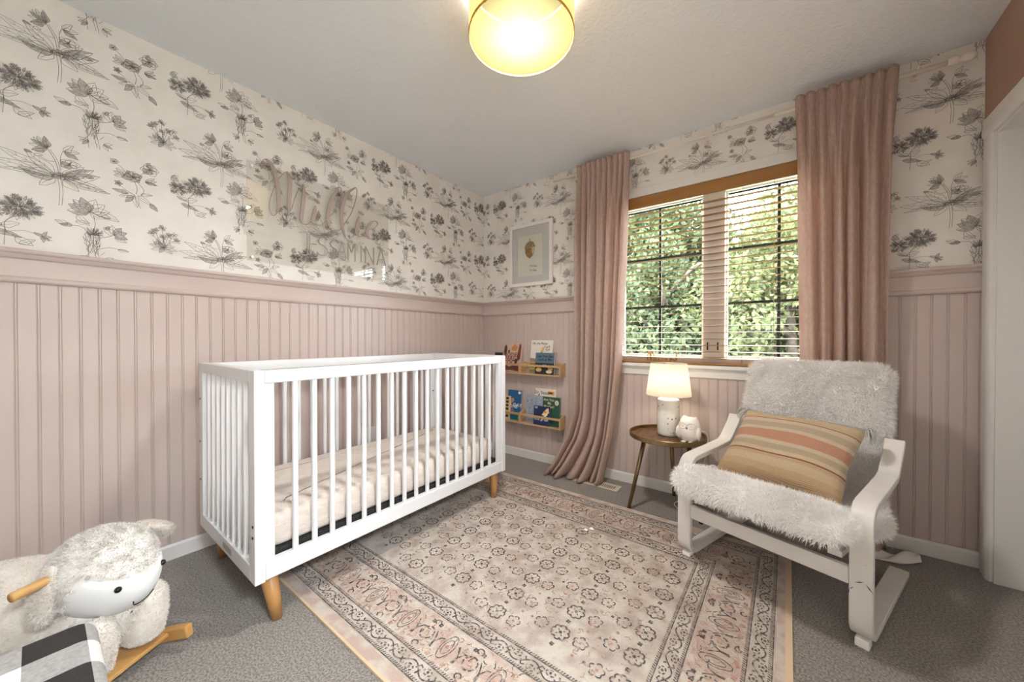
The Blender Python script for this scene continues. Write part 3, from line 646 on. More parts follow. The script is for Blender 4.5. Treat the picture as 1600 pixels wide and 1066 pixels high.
b2 = MB().tube([(0, -.0005, 0), (0, -.002, 0)], .005, 10).mesh('bolt'); b2.materials.append(m_bolt)
for (bx_, bz_) in ((CX1 - .018, .385), (CX1 - .018, .345), (CX0 + .018, .78), (CX0 + .018, .58), (CX0 + .02, .40)):
    o = link('bolt', b2, m_bolt, crib); o.location = (bx_ - cc.x, CYA - cc.y, bz_)
b3 = MB().tube([(0, -.0005, 0), (0, -.002, 0)], .0055, 10).mesh('bolt'); b3.materials.append(m_bolt)
for bz_ in (.845, .68, .5):
    o = link('bolt', b3, m_bolt, crib); o.location = (CX1 - .025 - cc.x - .03, CYB - ps - cc.y, bz_)
rel(MB().box((.49, CYA - .0008, CZ0 + .018), (.60, CYA, CZ0 + .042)), 'maker_plate', mat('plate_grey', (176, 168, 162), .5), crib, cc)
lg = crib.children[-1]
text('MADE', .014, m_bolt, lg, Matrix.Translation((.545 - cc.x, CYA - .0011 - cc.y, CZ0 + .03)) @ Matrix.Rotation(PI / 2, 4, 'X'), 'plate_lettering') if False else None
# mattress
def mattress():
    x0, x1, y0, y1, z0, z1 = CX0 + .05, CX1 - .05, CYA + .05, CYB - .05, .259, .392
    def outline(d, rv=.055, n=8):
        pts = []; xa, xb, ya, yb = x0 + d, x1 - d, y0 + d, y1 - d; rr = rv - d * .5
        for (cx_, cy_, a0) in ((xb - rr, yb - rr, 0), (xa + rr, yb - rr, 90), (xa + rr, ya + rr, 180), (xb - rr, ya + rr, 270)):
            pts += [(cx_ + rr * math.cos(math.radians(a0 + 90 * k / n)), cy_ + rr * math.sin(math.radians(a0 + 90 * k / n))) for k in range(n + 1)]
        return pts
    lev = [(.030, z0), (.008, z0 + .006), (.001, z0 + .02), (0, z0 + .05), (0, z1 - .05), (.002, z1 - .025), (.008, z1 - .012), (.018, z1 - .004), (.035, z1), (.12, z1 + .003)]
    m = MB(); n = 36
    for d, z in lev: m.v += [(p[0], p[1], z) for p in outline(d)]
    for k in range(len(lev) - 1):
        for q in range(n): m.f.append((k * n + q, k * n + (q + 1) % n, (k + 1) * n + (q + 1) % n, (k + 1) * n + q))
    m.f += [tuple(range(n))[::-1], tuple((len(lev) - 1) * n + q for q in range(n))]; m.mi = [0] * len(m.f)
    o = m.obj('crib_mattress', m_mattress, None, True)
    return tag(o, 'cream quilted crib mattress lying inside the white crib', 'mattress')
mattress()

# ------------------------------------------------------------------ rug
RX0, RX1, RY0, RY1, RZ = .09, 2.386, -2.007, -.425, .011
rug = empty('area_rug', 'faded beige and rose floral area rug with dark border scrolls', 'rug', ((RX0 + RX1) / 2, (RY0 + RY1) / 2, 0)); rcn = Vector(((RX0 + RX1) / 2, (RY0 + RY1) / 2, 0))
ins = [0, .021, .046, .122, .28, .352]
rm = MB(); rm.v = []
def rect(d, z):
    e = .007 if d == .021 else d
    return [(RX0 + d, RY0 + e, z), (RX1 - d, RY0 + e, z), (RX1 - d, RY1 - e, z), (RX0 + d, RY1 - e, z)]
zone = [1, 2, 0, 2, 0]
V = rect(0, .0005) + [p for d in ins for p in rect(d, RZ if d > 0 else RZ - .002)]
F = []; MI = []
for k in range(4): F.append((k, (k + 1) % 4, 4 + (k + 1) % 4, 4 + k)); MI.append(1)
for j in range(len(ins) - 1):
    for k in range(4): F.append((4 + 4 * j + k, 4 + 4 * j + (k + 1) % 4, 8 + 4 * j + (k + 1) % 4, 8 + 4 * j + k)); MI.append(zone[j])
b = 4 * len(ins); F.append((b, b + 1, b + 2, b + 3)); MI.append(0); F.append((3, 2, 1, 0)); MI.append(1)
rm.v = V; rm.f = F; rm.mi = MI
rel(rm, 'pile', [m_rug, m_rugedge, m_rugpink], rug, rcn)
R_ = Ink(); rg = random.Random(2)
def circ(x, y, r, n=8, sy=1): return [(x + r * math.cos(2 * PI * k / n), y + r * sy * math.sin(2 * PI * k / n)) for k in range(n)]
def rosette(x, y, r=.03):
    for k in range(8):
        a = 2 * PI * k / 8 + rg.uniform(-.1, .1); px_, py_ = x + math.cos(a) * r * .8, y + math.sin(a) * r * .8
        pts = [(px_ + r * .34 * math.cos(a + t), py_ + r * .34 * math.sin(a + t)) for t in np.linspace(-1.7, 1.7, 7)]
        R_.stroke(pts, .0055)
        if k % 2: R_.stroke([(x + math.cos(a) * r * .35, y + math.sin(a) * r * .35), (x + math.cos(a) * r * .6, y + math.sin(a) * r * .6)], .004)
    R_.fill(circ(x, y, r * .22), 0, 0)
def small_flower(x, y, r=.022):
    for k in range(5):
        a = 2 * PI * k / 5 + .3 + rg.uniform(-.2, .2); px_, py_ = x + math.cos(a) * r * .8, y + math.sin(a) * r * .8
        R_.stroke([(px_ + r * .42 * math.cos(a + t), py_ + r * .42 * math.sin(a + t)) for t in np.linspace(-1.5, 1.5, 6)], .0045)
    R_.fill(circ(x, y, r * .25), 2, 0)
def dot(x, y, r=.009, mi=0):
    for k in range(4): a = PI / 2 * k + .6; R_.fill(circ(x + math.cos(a) * r * .6, y + math.sin(a) * r * .6, r * .5, 5), mi, 0)
fx0, fx1, fy0, fy1 = RX0 + .37, RX1 - .37, RY0 + .37, RY1 - .37
for i in range(-7, 4):
    xc = 1.479 + .2445 * i
    for j in range(-5, 10):
        yc = -1.335 + .1215 * j + (.061 if i % 2 else 0)
        for dx, fn in ((0, rosette), (-.079, small_flower), (.079, small_flower)):
            if fx0 < xc + dx < fx1 and fy0 < yc < fy1: fn(xc + dx, yc)
        for dx in (0, .079, -.079, .122):
            if fx0 < xc + dx < fx1 and fy0 < yc + .061 < fy1: dot(xc + dx, yc + .061, .009 if dx == 0 else .006, 0 if dx in (0, .122) else 2)
        if fx0 < xc < fx1 and fy0 < yc < fy1:
            for q in range(18):
                a = rg.uniform(0, 2 * PI); x_, y_ = xc + rg.uniform(-.12, .12), yc + rg.uniform(-.06, .06)
                if fx0 < x_ < fx1 and fy0 < y_ < fy1: R_.stroke([(x_, y_), (x_ + math.cos(a) * .012, y_ + math.sin(a) * .012), (x_ + math.cos(a + .8) * .022, y_ + math.sin(a + .8) * .022)], .003, mi=1 if q % 2 else 2)
def side_map(sd_):
    if sd_ == 0: return lambda t, w_: (RX0 + t, RY0 + w_), RX1 - RX0
    if sd_ == 1: return lambda t, w_: (RX1 - w_, RY0 + t), RY1 - RY0
    if sd_ == 2: return lambda t, w_: (RX1 - t, RY1 - w_), RX1 - RX0
    return lambda t, w_: (RX0 + w_, RY1 - t), RY1 - RY0
for sd_ in range(4):
    mp_, Ls = side_map(sd_)
    def S(pts, w0, mi=0): R_.stroke([mp_(a, b_) for a, b_ in pts], w0, mi=mi)
    def Fl(pts, mi=0): R_.fill([mp_(a, b_) for a, b_ in pts], mi, 0)
    for w_ in (.053, .120, .284, .350):
        S([(w_, w_), (Ls - w_, w_)], .0035)
        t = w_
        while t < Ls - w_:
            S([(t, w_ + .003), (t + .005, w_ + .011)], .0038); t += .0098
    for w_, amp in ((.088, .016), (.32, .016)):
        N_ = max(3, round((Ls - 2 * w_) / .13)); per = (Ls - 2 * w_) / N_
        S([(t, w_ + amp * math.sin(2 * PI * (t - w_) / per)) for t in np.arange(w_, Ls - w_, .008)], .0045)
        for k in range(N_):
            for q in (.25, .75):
                t = w_ + per * (k + q); ww = w_ + (-amp * .7 if q < .5 else amp * .7)
                for z_ in range(5): a = 2 * PI * z_ / 5 + k; S([(t + .016 * math.cos(a + u_), ww + .010 * math.sin(a + u_)) for u_ in np.linspace(0, .8, 4)], .0045)
                Fl([(t + .005 * math.cos(u_), ww + .005 * math.sin(u_)) for u_ in np.linspace(0, 6, 6)], 0)
                S([(t + .02, w_), (t + .03, w_ + (.018 if q < .5 else -.018)), (t + .042, w_ + (.012 if q < .5 else -.012))], .005)
                S([(t - .026, w_ + .004), (t - .034, w_ + (.016 if q < .5 else -.016))], .006)
    w_ = .202; N_ = max(3, round((Ls - 2 * w_) / .2)); per = (Ls - 2 * w_) / N_
    for k in range(-1, N_ + 1):
        t0 = w_ + per * (k + .5)
        if t0 < .14 or t0 > Ls - .14: continue
        for sc_, lw_ in ((1, .003), (.62, .0024)):
            S([(t0 + sc_ * .024 * math.sin(u_), w_ + sc_ * .044 * math.cos(u_) * (1 if abs(math.cos(u_)) < .8 else 1.12)) for u_ in np.linspace(0, 2 * PI, 22)], lw_)
        Fl(circ(t0, w_, .007), 2)
        for sg_ in (-1, 1):
            tt = t0 + sg_ * per * .27
            S([(tt - .006 * sg_, w_ - .036), (tt, w_ - .01), (tt - .012, w_ + .014), (tt - .02, w_ + .026)], .0045); S([(tt, w_ - .01), (tt + .014, w_ + .014), (tt + .026, w_ + .018)], .0045); S([(tt, w_ - .034), (tt, w_ - .010)], .007)
            dot_ = mp_(tt + .03 * sg_, w_ + .05); dot(dot_[0], dot_[1], .009); dot_ = mp_(tt - .02 * sg_, w_ - .056); dot(dot_[0], dot_[1], .009, 2)
        t1 = t0 + per / 2
        if t1 < Ls - .16:
            for z_ in range(6): a = 2 * PI * z_ / 6; S([(t1 + .026 * math.cos(a + u_), w_ + .026 * math.sin(a + u_)) for u_ in np.linspace(0, .75, 4)], .0055)
            Fl(circ(t1, w_, .009), 2)
            for sg_ in (-1, 1): S([(t1 + .012 * math.cos(u_), w_ + sg_ * .055 + .010 * math.sin(u_)) for u_ in np.linspace(0, 4.6, 8)], .005, 0)
        for q in range(34):
            a = rg.uniform(0, 6.3); x_, y_ = t0 + rg.uniform(-per / 2, per / 2), w_ + rg.uniform(-.072, .072); b1 = rg.uniform(-1.6, 1.6)
            S([(x_, y_), (x_ + math.cos(a) * .010, y_ + math.sin(a) * .010), (x_ + math.cos(a) * .010 + math.cos(a + b1) * .010, y_ + math.sin(a) * .010 + math.sin(a + b1) * .010)], rg.uniform(.002, .004), mi=(0, 1, 1, 2)[q % 4])
        for q in range(16):
            a = rg.uniform(0, 6.3); x_, y_ = t0 + rg.uniform(-per / 2, per / 2), w_ + rg.uniform(-.07, .07)
            S([(x_, y_), (x_ + math.cos(a) * .014, y_ + math.sin(a) * .014)], .005, mi=1 if q % 2 else 2)
me = pydata('woven_pattern', [(p[0] - rcn.x, p[1] - rcn.y, RZ + .0012 + p[2]) for p in R_.v], R_.f); me.polygons.foreach_set('material_index', R_.m)
o = link('woven_pattern', me, [m_rugink, m_rugsoft, m_rust], rug); o['kind'] = 'stuff'

# ------------------------------------------------------------------ bentwood armchair
chair = empty('bentwood_armchair', 'white painted bentwood cantilever armchair with shaggy seat cover', 'armchair', (2.274, -.8495, 0), math.atan2(-.305, .952))
def arc(cx_, cz_, r, a0, a1, n=7): return [(cx_ + r * math.cos(math.radians(a0 + (a1 - a0) * k / n)), cz_ + r * math.sin(math.radians(a0 + (a1 - a0) * k / n))) for k in range(n + 1)]
path = [(.63, .037), (.45, .037), (.25, .037)] + arc(.06, .097, .06, 270, 180) + [(0, .2), (0, .33)] + arc(.065, .42, .065, 180, 97) + [(.12, .489), (.25, .495), (.36, .503)] + arc(.36, .60, .097, 275, 318, 5) + [(.49, .588), (.525, .632)]
def band(path, x0, x1, th):
    P = np.array(path); d = np.gradient(P, axis=0); d /= np.linalg.norm(d, axis=1, keepdims=True); nn = np.stack([-d[:, 1], d[:, 0]], 1) * th / 2
    A = P + nn; B = P - nn; m = MB(); n = len(P)
    V = [(x0, a[0], a[1]) for a in A] + [(x1, a[0], a[1]) for a in A] + [(x1, a[0], a[1]) for a in B] + [(x0, a[0], a[1]) for a in B]; F = []
    for i in range(n - 1):
        for q in range(4): F.append((q * n + i, q * n + i + 1, ((q + 1) % 4) * n + i + 1, ((q + 1) % 4) * n + i))
    F += [(0, n, 2 * n, 3 * n), (n - 1, 4 * n - 1, 3 * n - 1, 2 * n - 1)]
    return m.add(V, F)
for xa in (-.344, .282):
    sl_ = band(path, xa, xa + .062, .024).obj('side_loop', m_chair, chair); autosmooth(sl_, 30)
    md = sl_.modifiers.new('edge', 'BEVEL'); md.width = .003; md.segments = 2; md.limit_method = 'ANGLE'
    zf = .0125 if xa < 0 else .0
    for yy in (.02, .56):
        MB().box((xa + .012, yy - .012, zf), (xa + .05, yy + .03, .030), bev=.003).obj('glide_pad', m_bit, sl_)
# chipped paint on the right loop
rl = [c for c in chair.children if c.name.startswith('side_loop')][-1]
for (x_, z_, a, L) in ((.31, .235, .5, .03), (.29, .205, .9, .02), (.335, .225, -.9, .035), (.283, .19, 1.5, .02), (.325, .3, .1, .008)):
    p0 = Vector((x_, -.0126, z_)); d = Vector((math.cos(a), 0, math.sin(a))) * L
    MB().add([(p0 - d * .5)[:], (p0 + Vector((d.z, 0, -d.x)) * .07)[:], (p0 + d * .5)[:], (p0 - Vector((d.z, 0, -d.x)) * .05)[:]], [(0, 1, 2, 3)]).obj('paint_chip', m_chip, rl)
MB().box((-.281, -.010, .212), (.281, .012, .272), bev=.003).obj('front_rail', m_chair, chair)
MB().box((-.281, .44, .255), (.281, .462, .315), bev=.003).obj('rear_rail', m_chair, chair)
bf = [(.0, .300), (.12, .290), (.3, .262), (.42, .258), (.505, .30), (.565, .40), (.605, .52), (.64, .65), (.675, .79), (.70, .90)]
for xa in (-.262, .222): autosmooth(band(bf, xa, xa + .04, .02).obj('back_frame', m_chair, chair), 30)
for k in range(4):
    yy, zz = ((.10, .288), (.26, .268), (.63, .60), (.668, .75))[k]
    MB().box((-.222, yy - .01, zz - .02), (.222, yy + .01, zz + .015), bev=.004).obj('cross_slat', m_web if k < 2 else m_chair, chair)
wbp = [(s_, z_ + .016) for s_, z_ in bf[:4]]
band(wbp, -.222, .222, .008).obj('webbing', m_web, chair)
# shaggy cushion
cu = [(-.118, .372, .25, .03), (-.122, .395, .292, .075), (-.105, .418, .308, .095), (-.075, .432, .312, .100), (-.03, .425, .295, .100), (.0, .412, .272, .095), (.05, .395, .272, .09), (.11, .372, .30, .088), (.2, .350, .335, .088), (.3, .333, .338, .088), (.38, .330, .32, .09), (.44, .350, .295, .095), (.485, .40, .285, .095), (.525, .48, .284, .09), (.562, .58, .284, .088), (.595, .69, .284, .088), (.628, .80, .284, .088), (.652, .885, .284, .086), (.660, .918, .278, .075), (.662, .935, .255, .04)]
cu = [tuple(q) for q in cu]
CP = np.array([(a, b_) for a, b_, c_, d_ in cu]); CD = np.gradient(CP, axis=0); CD /= np.linalg.norm(CD, axis=1, keepdims=True); CN = np.stack([-CD[:, 1], CD[:, 0]], 1)
tt_ = np.linspace(0, 1, len(cu)); vv_ = np.linspace(0, 1, 64)
def ip(a): return np.interp(vv_, tt_, a)
px_, pz_, hw_, th_ = ip(CP[:, 0]), ip(CP[:, 1]), ip([c[2] for c in cu]), ip([c[3] for c in cu]); nx_, nz_ = ip(CN[:, 0]), ip(CN[:, 1])
ker = np.array([1, 2, 3, 2, 1]) / 9
def smo(a): b_ = np.concatenate([[a[0]] * 2, a, [a[-1]] * 2]); return np.convolve(b_, ker, 'valid')
px_, pz_, hw_, th_, nx_, nz_ = map(smo, (px_, pz_, hw_, th_, nx_, nz_))
NU = 56
def cush(i, j):
    a = 2 * PI * i / NU; ex = .42
    cx_ = math.copysign(abs(math.cos(a)) ** .30, math.cos(a)); cy_ = math.copysign(abs(math.sin(a)) ** .8, math.sin(a))
    lump = 1 + .05 * math.sin(7 * a + j * .5) + .05 * math.sin(j * .9 + 3 * a)
    sag = 0
    o_ = cy_ * th_[j] * .5 * lump
    return (cx_ * hw_[j] * (1 + .012 * math.sin(j * .8)), px_[j] + nx_[j] * o_, pz_[j] + nz_[j] * o_)
cm = MB(); GV = [[cush(i, j) for i in range(NU)] for j in range(64)]
cm.v = [p for r_ in GV for p in r_]
for j in range(63):
    for i in range(NU): cm.f.append((j * NU + i, j * NU + (i + 1) % NU, (j + 1) * NU + (i + 1) % NU, (j + 1) * NU + i))
cm.f += [tuple(range(NU))[::-1], tuple(63 * NU + k for k in range(NU))]; cm.mi = [0] * len(cm.f)
cush_o = tag(cm.obj('shag_cushion', m_furbase, None, True), 'white long-haired shag cushion cover draped over the bentwood armchair', 'cushion')
cush_o.location = chair.location; cush_o.rotation_euler = chair.rotation_euler
def scatter(o, n, seed, keep=None):
    me = o.data; me.calc_loop_triangles(); rng = np.random.default_rng(seed)
    tri = np.array([t.vertices[:] for t in me.loop_triangles]); co = np.array([v.co[:] for v in me.vertices]); A, B, Cc = co[tri[:, 0]], co[tri[:, 1]], co[tri[:, 2]]
    nr = np.cross(B - A, Cc - A); ar = np.linalg.norm(nr, axis=1); nr = nr / (ar[:, None] + 1e-12); cen = (A + B + Cc) / 3
    if keep is not None: ar = ar * np.array([keep(c, q) for c, q in zip(cen, nr)])
    idx = rng.choice(len(tri), n, p=ar / ar.sum()); r1 = np.sqrt(rng.random(n)); r2 = rng.random(n)
    P = (1 - r1)[:, None] * A[idx] + (r1 * (1 - r2))[:, None] * B[idx] + (r1 * r2)[:, None] * Cc[idx]
    return P, nr[idx]
def comb(P, seed, f=9):
    # slowly varying lie of the pile
    rng = np.random.default_rng(seed); k = rng.normal(0, f, (3, 3)); q = rng.uniform(0, 6, 3)
    T_ = np.sin(P @ k + q) * .7; T_[:, 2] -= .25; return T_
P_, N_2 = scatter(cush_o, 95000, 1, lambda c, q: .3 if (q[1] > .3 or q[2] < -.5) else 1)
strands('shag_pile', P_ - N_2 * .004, N_2, comb(P_, 3), .030, .0022, m_fur, cush_o, 2, .35, .30)

# pillow on the chair
m_pil = bpy.data.materials.new('woven_striped_cotton'); m_pil.use_nodes = True; nt = m_pil.node_tree; b_ = nt.nodes['Principled BSDF']; b_.inputs['Roughness'].default_value = .95
tc = nt.nodes.new('ShaderNodeTexCoord'); sx = nt.nodes.new('ShaderNodeSeparateXYZ'); nt.links.new(tc.outputs['Object'], sx.inputs[0])
mr = nt.nodes.new('ShaderNodeMapRange'); mr.inputs[1].default_value = -.2; mr.inputs[2].default_value = .2; nt.links.new(sx.outputs['Y'], mr.inputs[0])
rp = nt.nodes.new('ShaderNodeValToRGB'); rp.color_ramp.interpolation = 'CONSTANT'; nt.links.new(mr.outputs[0], rp.inputs[0])
st = [(0, (184, 154, 120)), (0.1, (191, 163, 129)), (0.17, (197, 174, 144)), (0.26, (186, 160, 129)), (0.3, (139, 79, 63)), (0.315, (199, 178, 149)), (0.36, (178, 160, 135)), (0.43, (200, 181, 156)), (0.48, (186, 138, 113)), (0.61, (202, 183, 158)), (0.66, (182, 163, 139)), (0.74, (204, 185, 158)), (0.8, (146, 84, 67)), (0.812, (199, 174, 141)), (0.87, (204, 181, 146)), (0.93, (176, 171, 161))]
el = rp.color_ramp.elements
el[0].position = 0; el[0].color = lin(st[0][1]); el[1].position = st[1][0]; el[1].color = lin(st[1][1])
for p_, c_ in st[2:]: e = el.new(p_); e.color = lin(c_)
wv_ = nt.nodes.new('ShaderNodeTexWave'); wv_.inputs['Scale'].default_value = 55; wv_.bands_direction = 'Y'; wv_.inputs['Distortion'].default_value = 2; wv_.inputs['Detail'].default_value = 3; wv_.inputs['Detail Scale'].default_value = 6; nt.links.new(tc.outputs['Object'], wv_.inputs[0])
mxc = nt.nodes.new('ShaderNodeMix'); mxc.data_type = 'RGBA'; mxc.blend_type = 'MULTIPLY'; mxc.inputs[0].default_value = .28
nt.links.new(rp.outputs[0], mxc.inputs[6]); nt.links.new(wv_.outputs[0], mxc.inputs[7]); nt.links.new(mxc.outputs[2], b_.inputs['Base Color'])
bp_ = nt.nodes.new('ShaderNodeBump'); bp_.inputs['Strength'].default_value = .5; bp_.inputs['Distance'].default_value = .003; nt.links.new(wv_.outputs[0], bp_.inputs['Height']); nt.links.new(bp_.outputs[0], b_.inputs['Normal'])
pil = empty('throw_pillow', 'tan striped woven throw pillow with terracotta band and corner tassels on the armchair', 'pillow')
rt_, bk_ = Vector((.952, -.305, 0)), Vector((.305, .952, 0)); CCv = Vector((2.274, -.8495, 0))
ub = (bk_ * .30 + Vector((0, 0, .262))).normalized(); xx_ = (rt_ + ub * -.05).normalized(); nn_ = xx_.cross(ub).normalized(); ub = nn_.cross(xx_)
Mx = Matrix((xx_, ub, nn_)).transposed().to_4x4(); Mx.translation = CCv + rt_ * .008 + bk_ * .272 + Vector((0, 0, .558)); pil.matrix_world = Mx
def pil_fn(sgn):
    def fn(u, v):
        a, b_ = 2 * u - 1, 2 * v - 1
        hx = .232 * (1 - .07 * (1 - abs(b_)) * abs(a) ** 2 * 1.0); hy = .20 * (1 - .09 * (1 - a * a) * abs(b_) ** 2)
        t = .075 * ((1 - abs(a) ** 2.6) * (1 - abs(b_) ** 2.6)) ** .55
        t *= 1 + .05 * math.sin(5 * a + 2 * b_) + .04 * math.sin(7 * b_ - 3 * a)
        return (a * hx, b_ * hy + .008 * math.sin(3 * a), sgn * t)
    return fn
MB().grid(pil_fn(1), 40, 36).grid(pil_fn(-1), 40, 36).obj('cover', m_pil, pil, True)
m_tas = mat('cream_tassel', (206, 204, 200), .95, c2=(184, 182, 178), scale=90)
rng_ = random.Random(4)
for (a, b_) in ((-1, 1), (1, 1), (1, -1), (-1, -1)):
    base = Vector((a * .226, b_ * .19, .0)); ts = MB()
    for k in range(26):
        d = Vector((a * rng_.uniform(.2, 1), b_ * rng_.uniform(-.9, .5) if b_ > 0 else b_ * rng_.uniform(0, .7), rng_.uniform(-.1, .6))).normalized()
        ts.tube([base, base + d * .02, base + d * .035 + Vector((0, -.016, 0)), base + d * .042 + Vector((0, -.034, .0))], [.002, .0024, .0022, .0012], 5)
    ts.obj('tassel', m_tas, pil, True)

# ------------------------------------------------------------------ side table, lamp, owl
TX, TY, TZ = 1.772, -.275, .462
tb = empty('side_table', 'round aged brass tray table on three splayed legs', 'side table', (TX, TY, 0)); tcn = Vector((TX, TY, 0))
rel(MB().lathe([(.0, TZ - .012), (.218, TZ - .012), (.222, TZ - .008), (.222, TZ + .016), (.219, TZ + .017), (.216, TZ + .015), (.2155, TZ), (.0005, TZ)], 64, (TX, TY, 0), (False, False)), 'tray_rim', m_brass, tb, tcn); autosmooth(tb.children[-1], 35)
rel(MB().lathe([(.2145, TZ + .0006), (.0005, TZ + .0008)], 64, (TX, TY, 0), (False, False)), 'tray_inlay', m_tray, tb, tcn)
for (fx, fy, z0) in ((1.582, -.412, .0), (1.758, -.035, 0), (1.975, -.338, 0)):
    d = Vector((fx - TX, fy - TY, 0)); a = d.normalized() * .135
    rel(MB().tube([(TX + a.x, TY + a.y, TZ - .012), (fx, fy, .006)], [.0135, .0105], 16), 'leg', m_brass, tb, tcn, True)
    rel(MB().tube([(fx, fy, .0), (fx, fy, .008)], .011, 12), 'foot_cap', m_dark, tb, tcn)
LX2, LY2 = 1.775, -.255
tl_ = empty('table_lamp', 'lit white table lamp with star-pierced ceramic base and cream shade', 'table lamp', (LX2, LY2, TZ + .001)); tlc = Vector((LX2, LY2, TZ + .001))
bz = TZ + .001
rel(MB().lathe([(.0005, bz), (.058, bz), (.063, bz + .006), (.065, bz + .02), (.065, bz + .215), (.062, bz + .224), (.05, bz + .229), (.0005, bz + .229)], 48, (LX2, LY2, 0), (False, False)), 'base', m_ceramic, tl_, tlc, True)
rs = random.Random(7); stm = MB()
for k in range(54):
    a = rs.uniform(-PI, PI); z = bz + (rs.uniform(.02, .05) if k % 3 == 0 else rs.uniform(.06, .2)); r = rs.choice((.003, .0042, .0055, .0065))
    c_ = Vector((LX2 + .0655 * math.cos(a), LY2 + .0655 * math.sin(a), z)); e1 = Vector((-math.sin(a), math.cos(a), 0)); pts = []
    for q in range(10):
        rr = r if q % 2 == 0 else r * .5; t = 2 * PI * q / 10 + .3; pts.append((c_ + e1 * rr * math.cos(t) + Vector((0, 0, rr * math.sin(t))))[:])
    stm.add([c_[:]] + pts, [(0, 1 + q, 1 + (q + 1) % 10) for q in range(10)])
o = rel(stm, 'painted_star_holes', m_hole_shade, tl_, tlc); o['kind'] = 'stuff'  # flat dark stars on the glaze, painted shade for the pierced holes
rel(MB().tube([(LX2, LY2, bz + .229), (LX2, LY2, bz + .275)], .014, 16), 'socket', m_ceramic, tl_, tlc, True)
m_ls = glow_mat('cream_lampshade', (158, 153, 145), .03, .3)
rel(MB().lathe([(.131, bz + .250), (.1315, bz + .254), (.1052, bz + .444), (.1045, bz + .447)], 56, (LX2, LY2, 0), (False, False)), 'shade', m_ls, tl_, tlc, True)
for a in (0, 2 * PI / 3, 4 * PI / 3): rel(MB().tube([(LX2, LY2, bz + .43), (LX2 + .105 * math.cos(a), LY2 + .105 * math.sin(a), bz + .44)], .0015, 6), 'harp_spoke', m_brass, tl_, tlc)
bulb('table_bulb', (LX2, LY2, bz + .34), TABLE_W, (1, .85, .64), .028, tl_)
cordp = bez([(LX2 + .06, LY2 + .02, bz + .006), (1.88, -.17, bz + .02), (1.965, -.10, bz + .005), (1.96, -.08, .34), (1.93, -.10, .2), (1.875, -.16, .06), (1.84, -.22, .006), (1.80, -.20, .006), (1.80, -.14, .006), (1.86, -.10, .006), (2.0, -.06, .006), (2.2, -.05, .006)], 8)
rel(MB().tube(cordp, .0024, 6), 'power_cord', m_bit, tl_, tlc, True)
# owl
OX, OY = 1.915, -.345
ow = empty('owl_figurine', 'white glazed ceramic owl figurine on the brass table', 'figurine', (OX, OY, TZ + .001), -.12)
def owlb(u, v):
    a = 2 * PI * u; z = .006 + v * .134; r = np.interp(v, [0, .06, .25, .45, .7, .88, 1], [.036, .048, .060, .063, .058, .050, .036])
    ear = .016 * max(0, abs(math.cos(a)) - .45) * max(0, (v - .85) / .15)
    return (r * math.cos(a) * 1.0, r * .88 * math.sin(a), z + ear)
g = MB().grid(owlb, 40, 24, True); g.f.append(tuple(range(40))[::-1]); n0 = 23 * 40; cidx = len(g.v); g.v.append((0, 0, .134)); g.mi.append(0)
for k in range(40): g.f.append((n0 + k, n0 + (k + 1) % 40, cidx)); g.mi.append(0)
g.obj('body', m_owl, ow, True)
for s_ in (-1, 1):
    rr = [(s_ * .024 + .021 * math.cos(t), -.050 - .003 * 0 + .006 * abs(math.cos(t)) * (1 if s_ * math.cos(t) > 0 else -.2), .102 + .017 * math.sin(t)) for t in np.linspace(0, 2 * PI, 25)]
    MB().tube(rr, .0028, 8, False).obj('eye_ring', m_owl, ow, True)
    MB().sphere((s_ * .022, -.0515, .102), (.007, .003, .004)).obj('eye', m_owl, ow, True)
    MB().sphere((s_ * .052, -.012, .055), (.014, .034, .04), R=Matrix.Rotation(.25 * s_, 3, 'Z')).obj('wing', m_owl, ow, True)
    MB().sphere((s_ * .02, -.042, .006), (.014, .014, .006)).obj('foot', m_owl, ow, True)
MB().sphere((0, -.0535, .088), (.005, .006, .006)).obj('beak', mat('grey_beak', (150, 138, 130), .4), ow, True)

# ------------------------------------------------------------------ picture-ledge racks and books
def rack(x0, x1, z0, label):
    r = empty('spice_rack_ledge', label, 'wall shelf', ((x0 + x1) / 2, -.012, z0), 0, 'birch wall racks holding books'); c_ = Vector(((x0 + x1) / 2, -.012, z0)); yb = -.0115; yf = -.098
    rel(MB().box((x0 + .012, yf, z0), (x1 - .012, yb, z0 + .012)), 'bottom_board', m_birch, r, c_)
    for a in (x0, x1 - .012):
        rel(MB().extrude([(yb, 0), (yf, 0), (yf, .092), (yf + .012, .092), (yb, .112)], lambda p, q, t: (t, p, z0 + q), a, a + .012), 'end_panel', m_birch, r, c_)
    rel(MB().box((x0 + .012, yf, z0 + .073), (x1 - .012, yf + .010, z0 + .090)), 'front_rail', m_birch, r, c_)
    rel(MB().box((x0 + .012, yb - .010, z0 + .06), (x1 - .012, yb, z0 + .105)), 'back_rail', m_birch, r, c_)
for (a, b_, z, lb) in ((.10, .506, .752, 'upper left birch rack ledge, mostly hidden by the crib'), (.508, .914, .752, 'upper right birch rack ledge holding the tall white picture book'), (.10, .506, .322, 'lower left birch rack ledge holding the blue book'), (.508, .914, .322, 'lower right birch rack ledge holding the green book')): rack(a, b_, z, lb)
m_pages = mat('book_pages', (236, 228, 212), .9)
